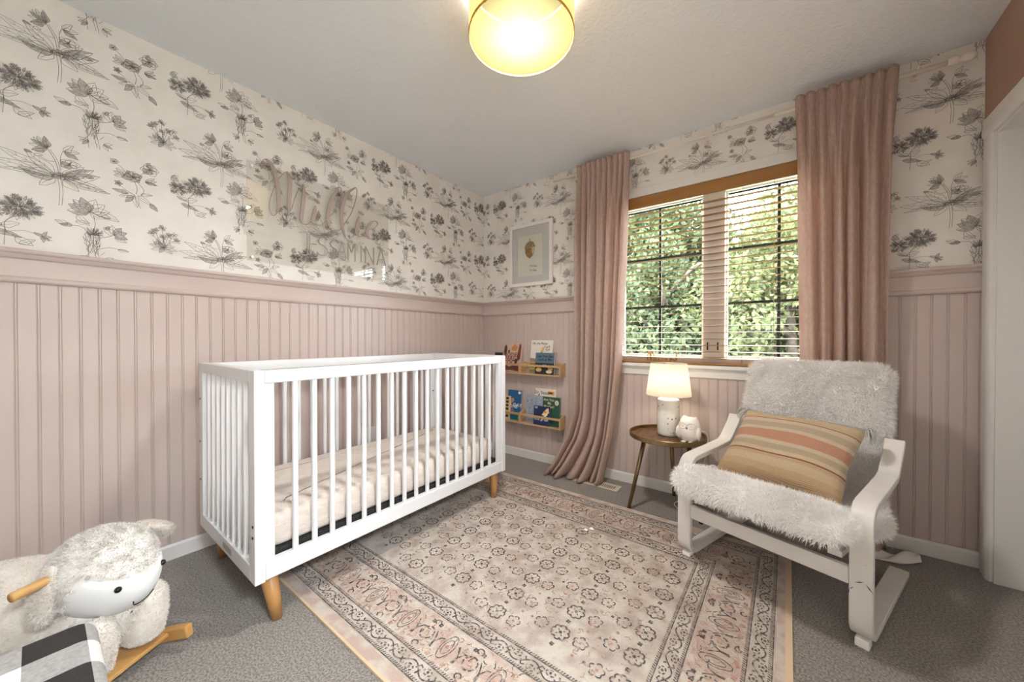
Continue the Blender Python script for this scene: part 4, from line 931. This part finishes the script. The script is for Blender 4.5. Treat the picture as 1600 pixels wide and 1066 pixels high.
def book(x0, x1, z0, h, y0, cover, label, th=.012, lean=.14, deco=(), texts=(), tilt=0):
    wd = x1 - x0; b = empty('picture_book', label, 'book', ((x0 + x1) / 2, y0, z0), 0, 'children\'s books on the wall racks'); b.rotation_euler = (-lean, tilt, 0)
    mcv = mat('book_cover', cover, .45)
    m = MB(); m.box((-wd / 2, -.0015, 0), (wd / 2, 0, h)); m.box((-wd / 2, th - .0015, 0), (wd / 2, th, h)); m.box((-wd / 2, 0, 0), (-wd / 2 + .002, th - .0015, h)); m.obj('cover', mcv, b)
    MB().box((-wd / 2 + .0025, .0003, .003), (wd / 2 - .003, th - .0018, h - .003)).obj('pages', m_pages, b)
    for k, (kind, p, c_) in enumerate(deco):
        mm = mat('cover_print', c_, .5); yy = -.0018 - .00012 * k
        if kind == 'rect': a0, b0, a1, b1 = p; pts = [(a0, b0), (a1, b0), (a1, b1), (a0, b1)]
        elif kind == 'oval': cx_, cz_, rx, rz = p; pts = [(cx_ + rx * math.cos(t), cz_ + rz * math.sin(t)) for t in np.linspace(0, 2 * PI, 17)[:-1]]
        else: pts = p
        MB().add([(q[0] * wd - wd / 2, yy, q[1] * h) for q in pts], [tuple(range(len(pts)))]).obj('cover_print', mm, b)
    for (bd, cx_, cz_, sz, c_) in texts:
        text(bd, sz, mat('title_ink', c_, .6), b, Matrix.Translation((cx_ * wd - wd / 2, -.0027, cz_ * h)) @ Matrix.Rotation(PI / 2, 4, 'X'), 'title', bold=.0006)
zu, zl = .766, .336
book(.19, .28, zu, .17, -.070, (34, 38, 36), 'dark book at the far left of the upper ledge, half hidden by the crib corner', .010)
book(.288, .486, zu, .262, -.070, (202, 172, 158), 'pink and brown picture book with painted figures on the upper ledge', .012, .18, [('oval', (.1, .75, .09, .18), (86, 56, 44)), ('oval', (.3, .7, .05, .06), (60, 50, 46)), ('poly', [(.42, .8), (.6, .97), (.78, .85), (.72, .72), (.5, .74)], (196, 128, 70)), ('poly', [(.86, .95), (.97, .95), (.97, .45), (.8, .35), (.78, .52)], (110, 64, 46)), ('oval', (.75, .37, .08, .09), (70, 46, 38)), ('poly', [(.05, .02), (.5, .05), (.95, .02), (.95, .2), (.7, .28), (.4, .16), (.1, .26)], (118, 74, 56)), ('oval', (.12, .5, .1, .08), (176, 110, 80))], [('BODIES', .48, .58, .05, (110, 48, 40)), ('ARE', .45, .45, .05, (110, 48, 40)), ('COOL', .45, .31, .06, (110, 48, 40))])
book(.585, .80, zu, .285, -.060, (232, 224, 214), 'tall white picture book with curved blue title on the upper ledge', .012, .13, [('poly', [(0, 0), (.4, 0), (.4, .38), (.25, .44), (0, .46)], (140, 130, 112)), ('rect', (.0, .30, .26, .35), (214, 148, 72)), ('rect', (.0, .2, .22, .24), (216, 190, 70)), ('rect', (.0, .1, .26, .16), (220, 190, 80)), ('poly', [(.34, .4), (.48, .4), (.66, .78), (.56, .8)], (206, 180, 96)), ('poly', [(.45, .55), (.53, .53), (.58, .62), (.5, .64)], (120, 100, 60))], [('Oh, the Places', .42, .9, .026, (60, 92, 104)), ("You'll", .76, .8, .026, (60, 92, 104)), ('Go!', .8, .72, .028, (60, 92, 104))])
book(.66, .845, zu, .178, -.085, (92, 116, 136), 'small slate blue board book in front of the tall white book', .017, .09, [('rect', (.0, .0, 1, .52), (44, 44, 50)), ('oval', (.5, .38, .14, .12), (34, 36, 48)), ('oval', (.2, .2, .16, .1), (206, 178, 112)), ('oval', (.82, .3, .14, .12), (190, 150, 86)), ('oval', (.75, .12, .16, .08), (222, 206, 170)), ('oval', (.45, .42, .04, .03), (230, 230, 226)), ('oval', (.55, .42, .04, .03), (230, 230, 226))], [('Look at Me', .5, .68, .030, (22, 34, 58)), ('Can You See', .5, .84, .030, (22, 34, 58))])
book(.338, .488, zl, .262, -.060, (36, 98, 150), 'bright blue picture book on the lower left ledge', .012, .10, [('poly', [(.2, .5), (.5, .66), (.42, .74), (.15, .7)], (206, 150, 96)), ('oval', (.85, .93, .1, .05), (236, 236, 232)), ('oval', (.3, .3, .2, .08), (150, 110, 130)), ('poly', [(0, 0), (1, 0), (1, .1), (.6, .2), (0, .12)], (30, 126, 140)), ('oval', (.2, .6, .1, .12), (214, 160, 90))], [('ONE', .45, .45, .045, (240, 236, 220)), ('DAY', .75, .5, .045, (240, 236, 220))])
book(.285, .385, zl, .21, -.0835, (222, 192, 148), 'tan board book with square windows at the end of the lower left ledge', .010, .08, [('rect', (.55, .1 + .15 * k, .85, .2 + .15 * k), (56, 48, 42)) for k in range(6)])
book(.625, .83, zl, .30, -.044, (230, 222, 210), 'white book standing at the back of the lower right ledge', .010, .07, [('rect', (.62, .84, .93, .94), (226, 160, 60)), ('rect', (.66, .87, .86, .91), (60, 46, 38)), ('oval', (.2, .8, .03, .05), (120, 70, 60))], [('Dr. Seuss', .34, .88, .038, (88, 100, 136))])
dd = []; rb = random.Random(5)
for k in range(70):
    a, b_ = rb.uniform(.05, .92), rb.uniform(.05, .93); dd.append(('rect', (a, b_, a + .022, b_ + .05), rb.choice(((84, 112, 146), (206, 202, 196), (64, 84, 116), (160, 84, 80)))))
_mc = {}
_mat0 = mat
def mat(name, c, *a, **k):
    if name in ('cover_print', 'title_ink'):
        key = (name, c)
        if key not in _mc: _mc[key] = _mat0(name, c, *a, **k)
        return _mc[key]
    return _mat0(name, c, *a, **k)
book(.545, .715, zl, .238, -.057, (158, 170, 184), 'pale blue patterned book crowded with tiny figures on the lower right ledge', .010, .07, dd)
book(.72, .885, zl, .238, -.066, (44, 86, 72), 'green hardback book with yellow title on the lower right ledge', .010, .075, [('oval', (.82, .82, .11, .09), (226, 222, 206)), ('oval', (.82, .82, .05, .07), (196, 188, 160))], [('Are You', .36, .9, .030, (216, 206, 150)), ('My', .4, .78, .030, (216, 206, 150)), ('Mother?', .38, .66, .030, (216, 206, 150)), ('P. D.', .45, .1, .014, (170, 190, 90))])
book(.645, .805, zl, .158, -.0845, (38, 50, 88), 'small navy board book in front on the lower right ledge', .009, .06, [('poly', [(.5, .55), (.75, .85), (.9, .95), (.95, .7), (.7, .5)], (236, 216, 170)), ('poly', [(.42, .25), (.5, .2), (.88, .6), (.8, .66)], (236, 232, 222)), ('oval', (.72, .72, .1, .06), (226, 150, 60)), ('oval', (.78, .3, .14, .07), (206, 206, 212))], [('W', .16, .9, .03, (224, 226, 236)), ('Book', .22, .3, .026, (224, 226, 236))])

# ------------------------------------------------------------------ framed acorn print
ax0, ax1, az0, az1, ay = .341, .790, 1.527, 2.078, -.0015
ar = empty('framed_print', 'white framed acorn print with script lettering beside the left curtain', 'picture', ((ax0 + ax1) / 2, ay, (az0 + az1) / 2)); ac = Vector(((ax0 + ax1) / 2, ay, (az0 + az1) / 2)); fw = .03
for a, b_ in (((ax0, -.024, az0), (ax0 + fw, ay, az1)), ((ax1 - fw, -.024, az0), (ax1, ay, az1)), ((ax0 + fw, -.024, az0), (ax1 - fw, ay, az0 + fw)), ((ax0 + fw, -.024, az1 - fw), (ax1 - fw, ay, az1))): rel(MB().box(a, b_, bev=.002), 'frame_bar', m_frame, ar, ac)
wx0, wx1, wz0, wz1 = .425, .69, 1.615, 1.975
mo = MB(); mo.box((ax0 + fw, -.014, az0 + fw), (wx0, -.011, az1 - fw)); mo.box((wx1, -.014, az0 + fw), (ax1 - fw, -.011, az1 - fw)); mo.box((wx0, -.014, az0 + fw), (wx1, -.011, wz0)); mo.box((wx0, -.014, wz1), (wx1, -.011, az1 - fw)); rel(mo, 'mount', m_mount, ar, ac)
rel(MB().box((wx0 - .01, -.010, wz0 - .01), (wx1 + .01, -.008, wz1 + .01)), 'art_sheet', m_art, ar, ac); sh = ar.children[-1]
def flat(pts, m, name, par, yy): rel(MB().add([(p[0], yy, p[1]) for p in pts], [tuple(range(len(pts)))]), name, m, par, ac)
cxa, cza = .556, 1.865
nut = [(cxa - .05, cza - .005), (cxa - .048, cza - .045), (cxa - .032, cza - .075), (cxa, cza - .098), (cxa + .034, cza - .072), (cxa + .048, cza - .04), (cxa + .052, cza - .005)]
flat(nut, m_acorn, 'acorn_nut', sh, -.0103)
flat([(cxa + .02, cza - .005), (cxa + .048, cza - .005), (cxa + .044, cza - .045), (cxa + .026, cza - .07)], mat('acorn_light', (206, 186, 150), .9), 'acorn_highlight', sh, -.0105)
flat([(cxa - .058, cza - .008), (cxa - .05, cza + .022), (cxa - .02, cza + .05), (cxa + .01, cza + .058), (cxa + .042, cza + .04), (cxa + .06, cza + .0)], m_cap, 'acorn_cap', sh, -.0107)
flat([(cxa - .004, cza + .052), (cxa + .004, cza + .052), (cxa + .006, cza + .08), (cxa - .001, cza + .08)], m_cap, 'acorn_stalk', sh, -.0108)
def italic(t_, z, s_):
    M4 = Matrix.Translation((.556 - ac.x, -.0104 - ac.y, z - ac.z)) @ Matrix.Rotation(PI / 2, 4, 'X') @ Matrix(((1, .35, 0, 0), (0, 1, 0, 0), (0, 0, 1, 0), (0, 0, 0, 1))); text(t_, s_, m_text, sh, M4)
italic('little acorns lead', 1.707, .026); italic('to mighty oaks', 1.668, .028)
rel(MB().box((ax0 + fw, -.0185, az0 + fw), (ax1 - fw, -.0175, az1 - fw)), 'glazing', m_glass, ar, ac)

# ------------------------------------------------------------------ acrylic name sign
CAMP = np.array([2.3673, -2.6496, 1.0664]); ya_, pi_ = .65037, -.00779
dv = np.array([-math.sin(ya_) * math.cos(pi_), math.cos(ya_) * math.cos(pi_), math.sin(pi_)]); rv = np.array([math.cos(ya_), math.sin(ya_), 0]); uv = np.cross(rv, dv)
def px2wall(px, py, xw):
    r_ = dv + (px - 800) / 566.3 * rv + (533 - py) / 566.3 * uv; t = (xw - CAMP[0]) / r_[0]; q = CAMP + t * r_; return q[1], q[2]
ns_ = empty('name_sign', 'clear acrylic wall panel with taupe script name lettering above the crib', 'wall sign', (.02, -1.51, 1.765)); nc = Vector((.02, -1.51, 1.765))
rel(MB().box((.018, -1.95, 1.492), (.022, -1.07, 2.04), bev=.001), 'panel', m_acryl, ns_, nc)
for (yy, zz) in ((-1.925, 1.515), (-1.925, 2.015), (-1.095, 1.515), (-1.095, 2.015)): rel(MB().tube([(.0012, yy, zz), (.026, yy, zz)], .007, 14), 'standoff', m_acryl if False else m_bit, ns_, nc)
def script(strokes, ox, oy, sc, name, m, x_):
    I = Ink()
    for pts, w0, w1 in strokes:
        P = [px2wall(ox + a / sc, oy + b_ / sc, x_) for a, b_ in pts]; I.stroke(bez([(p[0], p[1], 0) for p in P], 8) if len(P) > 2 else P, w0, w1)
    return I
TH, TN = .022, .0035
MI_ = [[(60, 200), (55, 150), (75, 105), (110, 92)], [(232, 660), (205, 695), (170, 690), (148, 630), (150, 550), (175, 450), (215, 360), (250, 300), (300, 245), (335, 228)], [(350, 690), (385, 620), (420, 510), (455, 430), (505, 378)], [(503, 780), (545, 800), (590, 760), (620, 690)], [(622, 780), (660, 805), (720, 790), (765, 740), (850, 640), (905, 500), (915, 420), (895, 395), (870, 405)], [(788, 820), (830, 875), (890, 860), (960, 780), (1030, 660), (1075, 520), (1085, 430), (1070, 400), (1045, 410)], [(955, 930), (985, 955), (1040, 930), (1080, 860)], [(1083, 905), (1120, 930), (1170, 890), (1190, 850), (1260, 840), (1305, 800), (1295, 765), (1262, 760)], [(1212, 945), (1260, 950), (1310, 910), (1335, 885)]]
TK_ = [[(100, 92), (150, 130), (200, 230), (228, 340), (241, 460), (243, 580), (232, 665)], [(330, 228), (362, 290), (366, 400), (358, 560), (350, 700)], [(515, 370), (513, 500), (500, 640), (488, 740), (503, 790)], [(640, 595), (630, 680), (612, 745), (622, 790)], [(885, 395), (830, 500), (790, 620), (773, 740), (790, 830)], [(1065, 402), (985, 460), (940, 570), (920, 700), (930, 830), (960, 940)], [(1112, 712), (1090, 800), (1078, 880), (1085, 912)], [(1258, 762), (1210, 820), (1193, 890), (1215, 948)]]
def solid(I, name, m, x_, th):
    vs = [(x_ - nc.x + p[2], p[0] - nc.y, p[1] - nc.z) for p in I.v]; o = link(name, pydata(name, vs, I.f), m, ns_); md = o.modifiers.new('t', 'SOLIDIFY'); md.thickness = th; md.offset = 0; return o
xs_ = .0255
def taper(pts):
    return pts
I1 = Ink()
for p in MI_:
    P = [px2wall(400 + a / 6.875, 235 + b_ / 6.875, xs_) for a, b_ in p]; I1.stroke(bez([(q[0], q[1], 0) for q in P], 8), TN, TN)
for p in TK_:
    P = bez([(*px2wall(400 + a / 6.875, 235 + b_ / 6.875, xs_), 0) for a, b_ in p], 8); h = len(P) // 4
    I1.stroke(P[:h + 1], TH * .35, TH); I1.stroke(P[h:-h], TH, TH); I1.stroke(P[-h - 1:], TH, TH * .3)
for (a, b_) in ((655, 545), (1130, 675)):
    q = px2wall(400 + a / 6.875, 235 + b_ / 6.875, xs_); I1.fill([(q[0] + .018 * math.cos(t), q[1] + .010 * math.sin(t) - .008 * math.cos(t)) for t in np.linspace(0, 2 * PI, 14)[:-1]], 0, 0)
o = solid(I1, 'script_lettering', m_sign, xs_, .004)
JS = [[(205, 150), (205, 300), (205, 430), (190, 480), (150, 490), (100, 470), (60, 430)], [(240, 160), (240, 300), (240, 455)], [(240, 160), (300, 170), (365, 182)], [(240, 305), (290, 312), (345, 320)], [(240, 455), (300, 466), (370, 478)], [(515, 255), (470, 215), (410, 218), (378, 262), (400, 312), (470, 350), (515, 405), (500, 470), (440, 492), (385, 475), (355, 432)], [(692, 295), (650, 255), (595, 262), (562, 305), (582, 355), (640, 392), (672, 445), (650, 497), (602, 508), (552, 472)], [(680, 520), (712, 395), (745, 270)], [(745, 270), (778, 408), (812, 545)], [(702, 432), (740, 440), (788, 448)], [(838, 560), (838, 420), (838, 288)], [(838, 288), (865, 370), (893, 450)], [(893, 450), (922, 380), (950, 312)], [(950, 312), (950, 450), (950, 590)], [(1045, 340), (1045, 470), (1045, 598)], [(1110, 612), (1110, 480), (1110, 350)], [(1110, 350), (1175, 490), (1240, 635)], [(1240, 635), (1240, 500), (1240, 368)], [(1290, 642), (1322, 510), (1352, 380)], [(1352, 380), (1388, 515), (1424, 655)], [(1310, 552), (1355, 558), (1402, 565)]]
I2 = Ink()
for p in JS:
    P = [px2wall(460 + a / 10, 350 + b_ / 10, xs_) for a, b_ in p]; I2.stroke(bez([(q[0], q[1], 0) for q in P], 6), .006, .006)
solid(I2, 'capital_lettering', m_sign2, xs_, .004)

# ------------------------------------------------------------------ floor vent, outlet, floor bits, cloth
vt = empty('floor_vent', 'almond metal floor register at the foot of the left curtain', 'vent', (1.255, -.165, 0)); vc = Vector((1.255, -.165, 0))
vf = MB(); vf.box((1.08, -.215, .0005), (1.43, -.195, .0045)); vf.box((1.08, -.135, .0005), (1.43, -.115, .0045)); vf.box((1.08, -.195, .0005), (1.105, -.135, .0045)); vf.box((1.405, -.195, .0005), (1.43, -.135, .0045)); rel(vf, 'frame', m_vent, vt, vc)
rel(MB().box((1.105, -.195, .0004), (1.405, -.135, .0014)), 'painted_duct_shade', m_dark, vt, vc)  # dark sheet, paints the shade under the louvres
lm = MB().box((-.0035, -.03, .0016), (.0035, .03, .0042)).mesh('louvre'); lm.materials.append(m_vent)
for k in range(21): o = link('louvre', lm, m_vent, vt); o.location = (1.105 + .0072 + k * .0143 - vc.x, 0, 0)
ot = empty('wall_outlet', 'white wall outlet on the pink beadboard behind the crib', 'outlet', (.0115, -1.215, .38)); oc = Vector((.0115, -1.215, .38))
rel(MB().box((.0115, -1.25, .322), (.017, -1.18, .438), bev=.002), 'plate', m_white, ot, oc)
for zz in (.355, .405): rel(MB().tube([(.017, -1.215, zz), (.0185, -1.215, zz)], .016, 16), 'socket_face', m_white, ot, oc)
for lb, (x_, y_, r_, sg_) in (('left scrap of white plastic lying on the rug field', (1.488, -.826, .011, 1)), ('right larger scrap of white plastic lying on the rug near the far border', (1.508, -.795, .013, 2))):
    rb_ = random.Random(sg_); m = MB(); m.grid(lambda u, v: (r_ * (.35 + .65 * v) * math.cos(2 * PI * u) * (1 + .25 * math.sin(3 * 2 * PI * u + sg_)) if v > 0 else 0, r_ * .6 * v * math.sin(2 * PI * u), .006 * (1 - v * v) * (1 + .4 * math.sin(9 * u)) + .0005), 16, 5, True)
    o = m.obj('plastic_scrap', m_bit, None, True); o.location = (x_, y_, RZ + .001); tag(o, lb, 'scrap')
def clothf(u, v):
    x_ = 2.64 + u * .235; yc = -.135 - .085 * v + .03 * u
    z_ = .006 + .045 * math.sin(PI * v) * (.55 + .45 * math.sin(7 * u + 3 * v)) * (1 - .5 * u ** 4) + .012 * math.sin(16 * u + 5 * v) * math.sin(PI * v)
    if u > .6: yc += .07 * ((u - .6) / .4) ** 1.5
    return (x_, yc, max(.003, z_))
o = MB().grid(clothf, 50, 18).obj('crumpled_cloth', m_cloth, None, True); md = o.modifiers.new('t', 'SOLIDIFY'); md.thickness = .003; md.offset = 1
tag(o, 'crumpled white cloth on the carpet against the baseboard behind the armchair', 'cloth')

# ------------------------------------------------------------------ rocking sheep
sh_ = empty('rocking_sheep', 'plush white rocking sheep on wooden rockers beside the crib', 'rocking toy', (.69, -2.53, 0), math.atan2(.53, .85))
Ry = lambda a: Matrix.Rotation(a, 3, 'Y')
def fuzz(o, n, L, wd, m, seed, keep=None):
    P, Nn = scatter(o, n, seed, keep); strands('plush_nap', P - Nn * .001, Nn, comb(P, seed, 12), L, wd, m, o, seed, .2, .4)
# body: one lofted surface from rump to chest
def body_fn(u, v):
    a = 2 * PI * u; s_ = -.50 + .60 * v
    r = np.interp(v, [0, .04, .12, .3, .55, .75, .88, .96, 1], [.004, .07, .115, .145, .145, .125, .105, .07, .004]); cz = np.interp(v, [0, .5, .8, 1], [.235, .215, .22, .23])
    return (s_, r * 1.0 * math.cos(a), cz + r * .92 * math.sin(a))
bd = MB().grid(body_fn, 36, 30, True).obj('body', m_plush, sh_, True)
fuzz(bd, 16000, .010, .0018, m_plush, 5)
for s_ in (-1, 1):
    lgm = MB()
    lgm.grid(lambda u, v: (.045 + np.interp(v, [0, .15, .5, .85, 1], [.002, .055, .066, .06, .03]) * math.cos(2 * PI * u) + .01 * v, s_ * .072 + np.interp(v, [0, .15, .5, .85, 1], [.002, .05, .058, .05, .025]) * math.sin(2 * PI * u), .066 + .20 * v), 22, 14, True)
    l = lgm.obj('front_leg', m_plush, sh_, True); fuzz(l, 4500, .009, .0017, m_plush, 7 + s_)
    l2 = MB().grid(lambda u, v: (-.36 + np.interp(v, [0, .15, .5, .85, 1], [.002, .055, .066, .06, .03]) * math.cos(2 * PI * u), s_ * .075 + np.interp(v, [0, .15, .5, .85, 1], [.002, .05, .055, .05, .025]) * math.sin(2 * PI * u), .066 + .17 * v), 22, 14, True).obj('rear_leg', m_plush, sh_, True)
Rh = Matrix.Rotation(.42, 3, 'Y')
hc = Vector((.020, 0, .352))
def head_fn(u, v):
    th = PI * v; a = 2 * PI * u; st_ = math.sin(th)
    p = Vector((.138 * math.cos(th), .120 * st_ * math.cos(a), .124 * st_ * math.sin(a)))
    p.y *= 1 - .22 * max(0, math.cos(th)); p.z *= 1 - .12 * max(0, math.cos(th))
    return (Rh @ p + hc)[:]
hd_ = MB().grid(head_fn, 36, 26, True).obj('head', m_plushgrey, sh_, True)
fuzz(hd_, 15000, .014, .0018, m_plushgrey, 9, lambda c, q: 1 if (Rh.transposed() @ (Vector(c) - hc)).x < .03 or (Rh.transposed() @ (Vector(c) - hc)).z > .06 else 0)
def face_fn(u, v):
    th = 1.22 * v; a = 2 * PI * u; st_ = math.sin(th)
    p = Vector((.144 * math.cos(th), .126 * st_ * math.cos(a), .130 * st_ * math.sin(a)))
    p.y *= 1 - .22 * max(0, math.cos(th)); p.z *= 1 - .12 * max(0, math.cos(th))
    p.x -= .012 * v ** 6
    if p.z > .052: p.z = .052 + (p.z - .052) * .35
    return (Rh @ p + hc)[:]
fc = MB().grid(face_fn, 36, 16, True).obj('face', m_face, sh_, True)
def on_face(a, th):
    p = Vector((.1455 * math.cos(th), .1275 * math.sin(th) * math.cos(a), .1315 * math.sin(th) * math.sin(a))); p.y *= 1 - .22 * max(0, math.cos(th)); p.z *= 1 - .12 * max(0, math.cos(th)); return Rh @ p + hc
for a in (PI * .84, PI * .19):
    q = on_face(a, .72); MB().sphere(q[:], .0085, 14, 10).obj('eye', m_eye, fc, True)
mp2 = [on_face(a, t) for a, t in ((PI * 1.12, .30), (PI * 1.3, .33), (PI * 1.5, .30), (PI * 1.7, .33), (PI * 1.88, .30))]
MB().tube([q[:] for q in bez(mp2, 5)], .0016, 6).obj('stitched_mouth', m_eye, fc, True)
for s_ in (-1, 1):
    def ear_fn(u, v, s_=s_):
        a = 2 * PI * u; wd = np.interp(v, [0, .1, .4, .75, .95, 1], [.014, .024, .034, .036, .022, .004])
        cxy = Vector((-.012 - .004 * v, -(.100 + .034 * math.sin(v * 1.5)), .425 - .145 * v)) if s_ < 0 else Vector((-.005 + .02 * v, .085 + .10 * v, .435 - .06 * v * v))
        return (cxy + Vector((wd * math.cos(a), s_ * .010 * math.sin(a) * 1.2, .010 * math.sin(a))))[:]
    e = MB().grid(ear_fn, 20, 16, True).obj('ear', m_plush, sh_, True); fuzz(e, 3600, .011, .0017, m_plush, 12 + s_)
MB().tube([(-.008, -.186, .398), (-.008, .192, .398)], .0125, 16).obj('handle_bar', m_pine, sh_, True); autosmooth(sh_.children[-1])
for s_ in (-1, 1):
    rp_ = [(-.60, .125), (-.52, .07), (-.40, .038), (-.25, .022), (-.1, .022), (.02, .036), (.09, .055), (.15, .068)]
    pth = [(p.x, p.y) for p in bez([(a, b_, 0) for a, b_ in rp_], 5)]
    rn = band([(a, b_) for a, b_ in pth], s_ * .135 - .013, s_ * .135 + .013, .042)
    rn.v = [(p[1], p[0], p[2] + .0) for p in rn.v]; ro = rn.obj('rocker', m_pine, sh_); autosmooth(ro, 35); md = ro.modifiers.new('b', 'BEVEL'); md.width = .006; md.segments = 3; md.limit_method = 'ANGLE'
for sx_ in ((-.02, .085), (-.42, -.32)):
    MB().box((sx_[0], -.122, .052), (sx_[1], .122, .065), bev=.003).obj('foot_board', m_pine, sh_)

# ------------------------------------------------------------------ plaid ottoman
m_plaid = bpy.data.materials.new('buffalo_plaid'); m_plaid.use_nodes = True; nt = m_plaid.node_tree; b_ = nt.nodes['Principled BSDF']; b_.inputs['Roughness'].default_value = .95
tc = nt.nodes.new('ShaderNodeTexCoord'); sx = nt.nodes.new('ShaderNodeSeparateXYZ'); nt.links.new(tc.outputs['Object'], sx.inputs[0])
def node(op, a, b_=None):
    n_ = nt.nodes.new('ShaderNodeMath'); n_.operation = op
    for k, v in enumerate((a, b_)):
        if v is None: continue
        if isinstance(v, (int, float)): n_.inputs[k].default_value = v
        else: nt.links.new(v, n_.inputs[k])
    return n_.outputs[0]
PP = .172
def stripe(sock, off): return node('LESS_THAN', node('MODULO', node('ADD', sock, off + 10 * PP), PP), PP / 2)
ux = node('ADD', sx.outputs['X'], node('MULTIPLY', sx.outputs['Z'], 0.0))
sa = stripe(sx.outputs['X'], .245 - .012); sb = stripe(node('MULTIPLY', sx.outputs['Y'], -1), .23 - .02)
ssum = node('MULTIPLY', node('ADD', sa, sb), .5)
rp = nt.nodes.new('ShaderNodeValToRGB'); rp.color_ramp.interpolation = 'CONSTANT'; e = rp.color_ramp.elements; e[0].color = lin((232, 230, 226)); e[1].position = .25; e[1].color = lin((164, 162, 160)); e2 = e.new(.75); e2.color = lin((46, 44, 43))
nt.links.new(ssum, rp.inputs[0]); nz = nt.nodes.new('ShaderNodeTexNoise'); nz.inputs['Scale'].default_value = 140; nt.links.new(tc.outputs['Object'], nz.inputs[0])
mxc = nt.nodes.new('ShaderNodeMix'); mxc.data_type = 'RGBA'; mxc.blend_type = 'OVERLAY'; mxc.inputs[0].default_value = .35; nt.links.new(rp.outputs[0], mxc.inputs[6]); nt.links.new(nz.outputs['Fac'], mxc.inputs[7]); nt.links.new(mxc.outputs[2], b_.inputs['Base Color'])
ott = empty('plaid_ottoman', 'black and white buffalo plaid upholstered ottoman cropped by the lower left corner', 'ottoman', (1.30, -2.795, 0))
bm = bmesh.new(); bmesh.ops.create_cube(bm, size=1)
for q in bm.verts: q.co = Vector((q.co.x * .50, q.co.y * .46, .225 + q.co.z * .37))
bmesh.ops.bevel(bm, geom=bm.edges[:], offset=.038, segments=6, affect='EDGES', profile=.55)
me = bpy.data.meshes.new('upholstery'); bm.to_mesh(me); bm.free(); link('upholstery', me, m_plaid, ott, True); autosmooth(ott.children[-1], 50)
for a in (-1, 1):
    for b2_ in (-1, 1): MB().tube([(a * .19, b2_ * .17, 0), (a * .18, b2_ * .16, .045)], [.014, .02], 12).obj('leg', m_wood, ott, True)
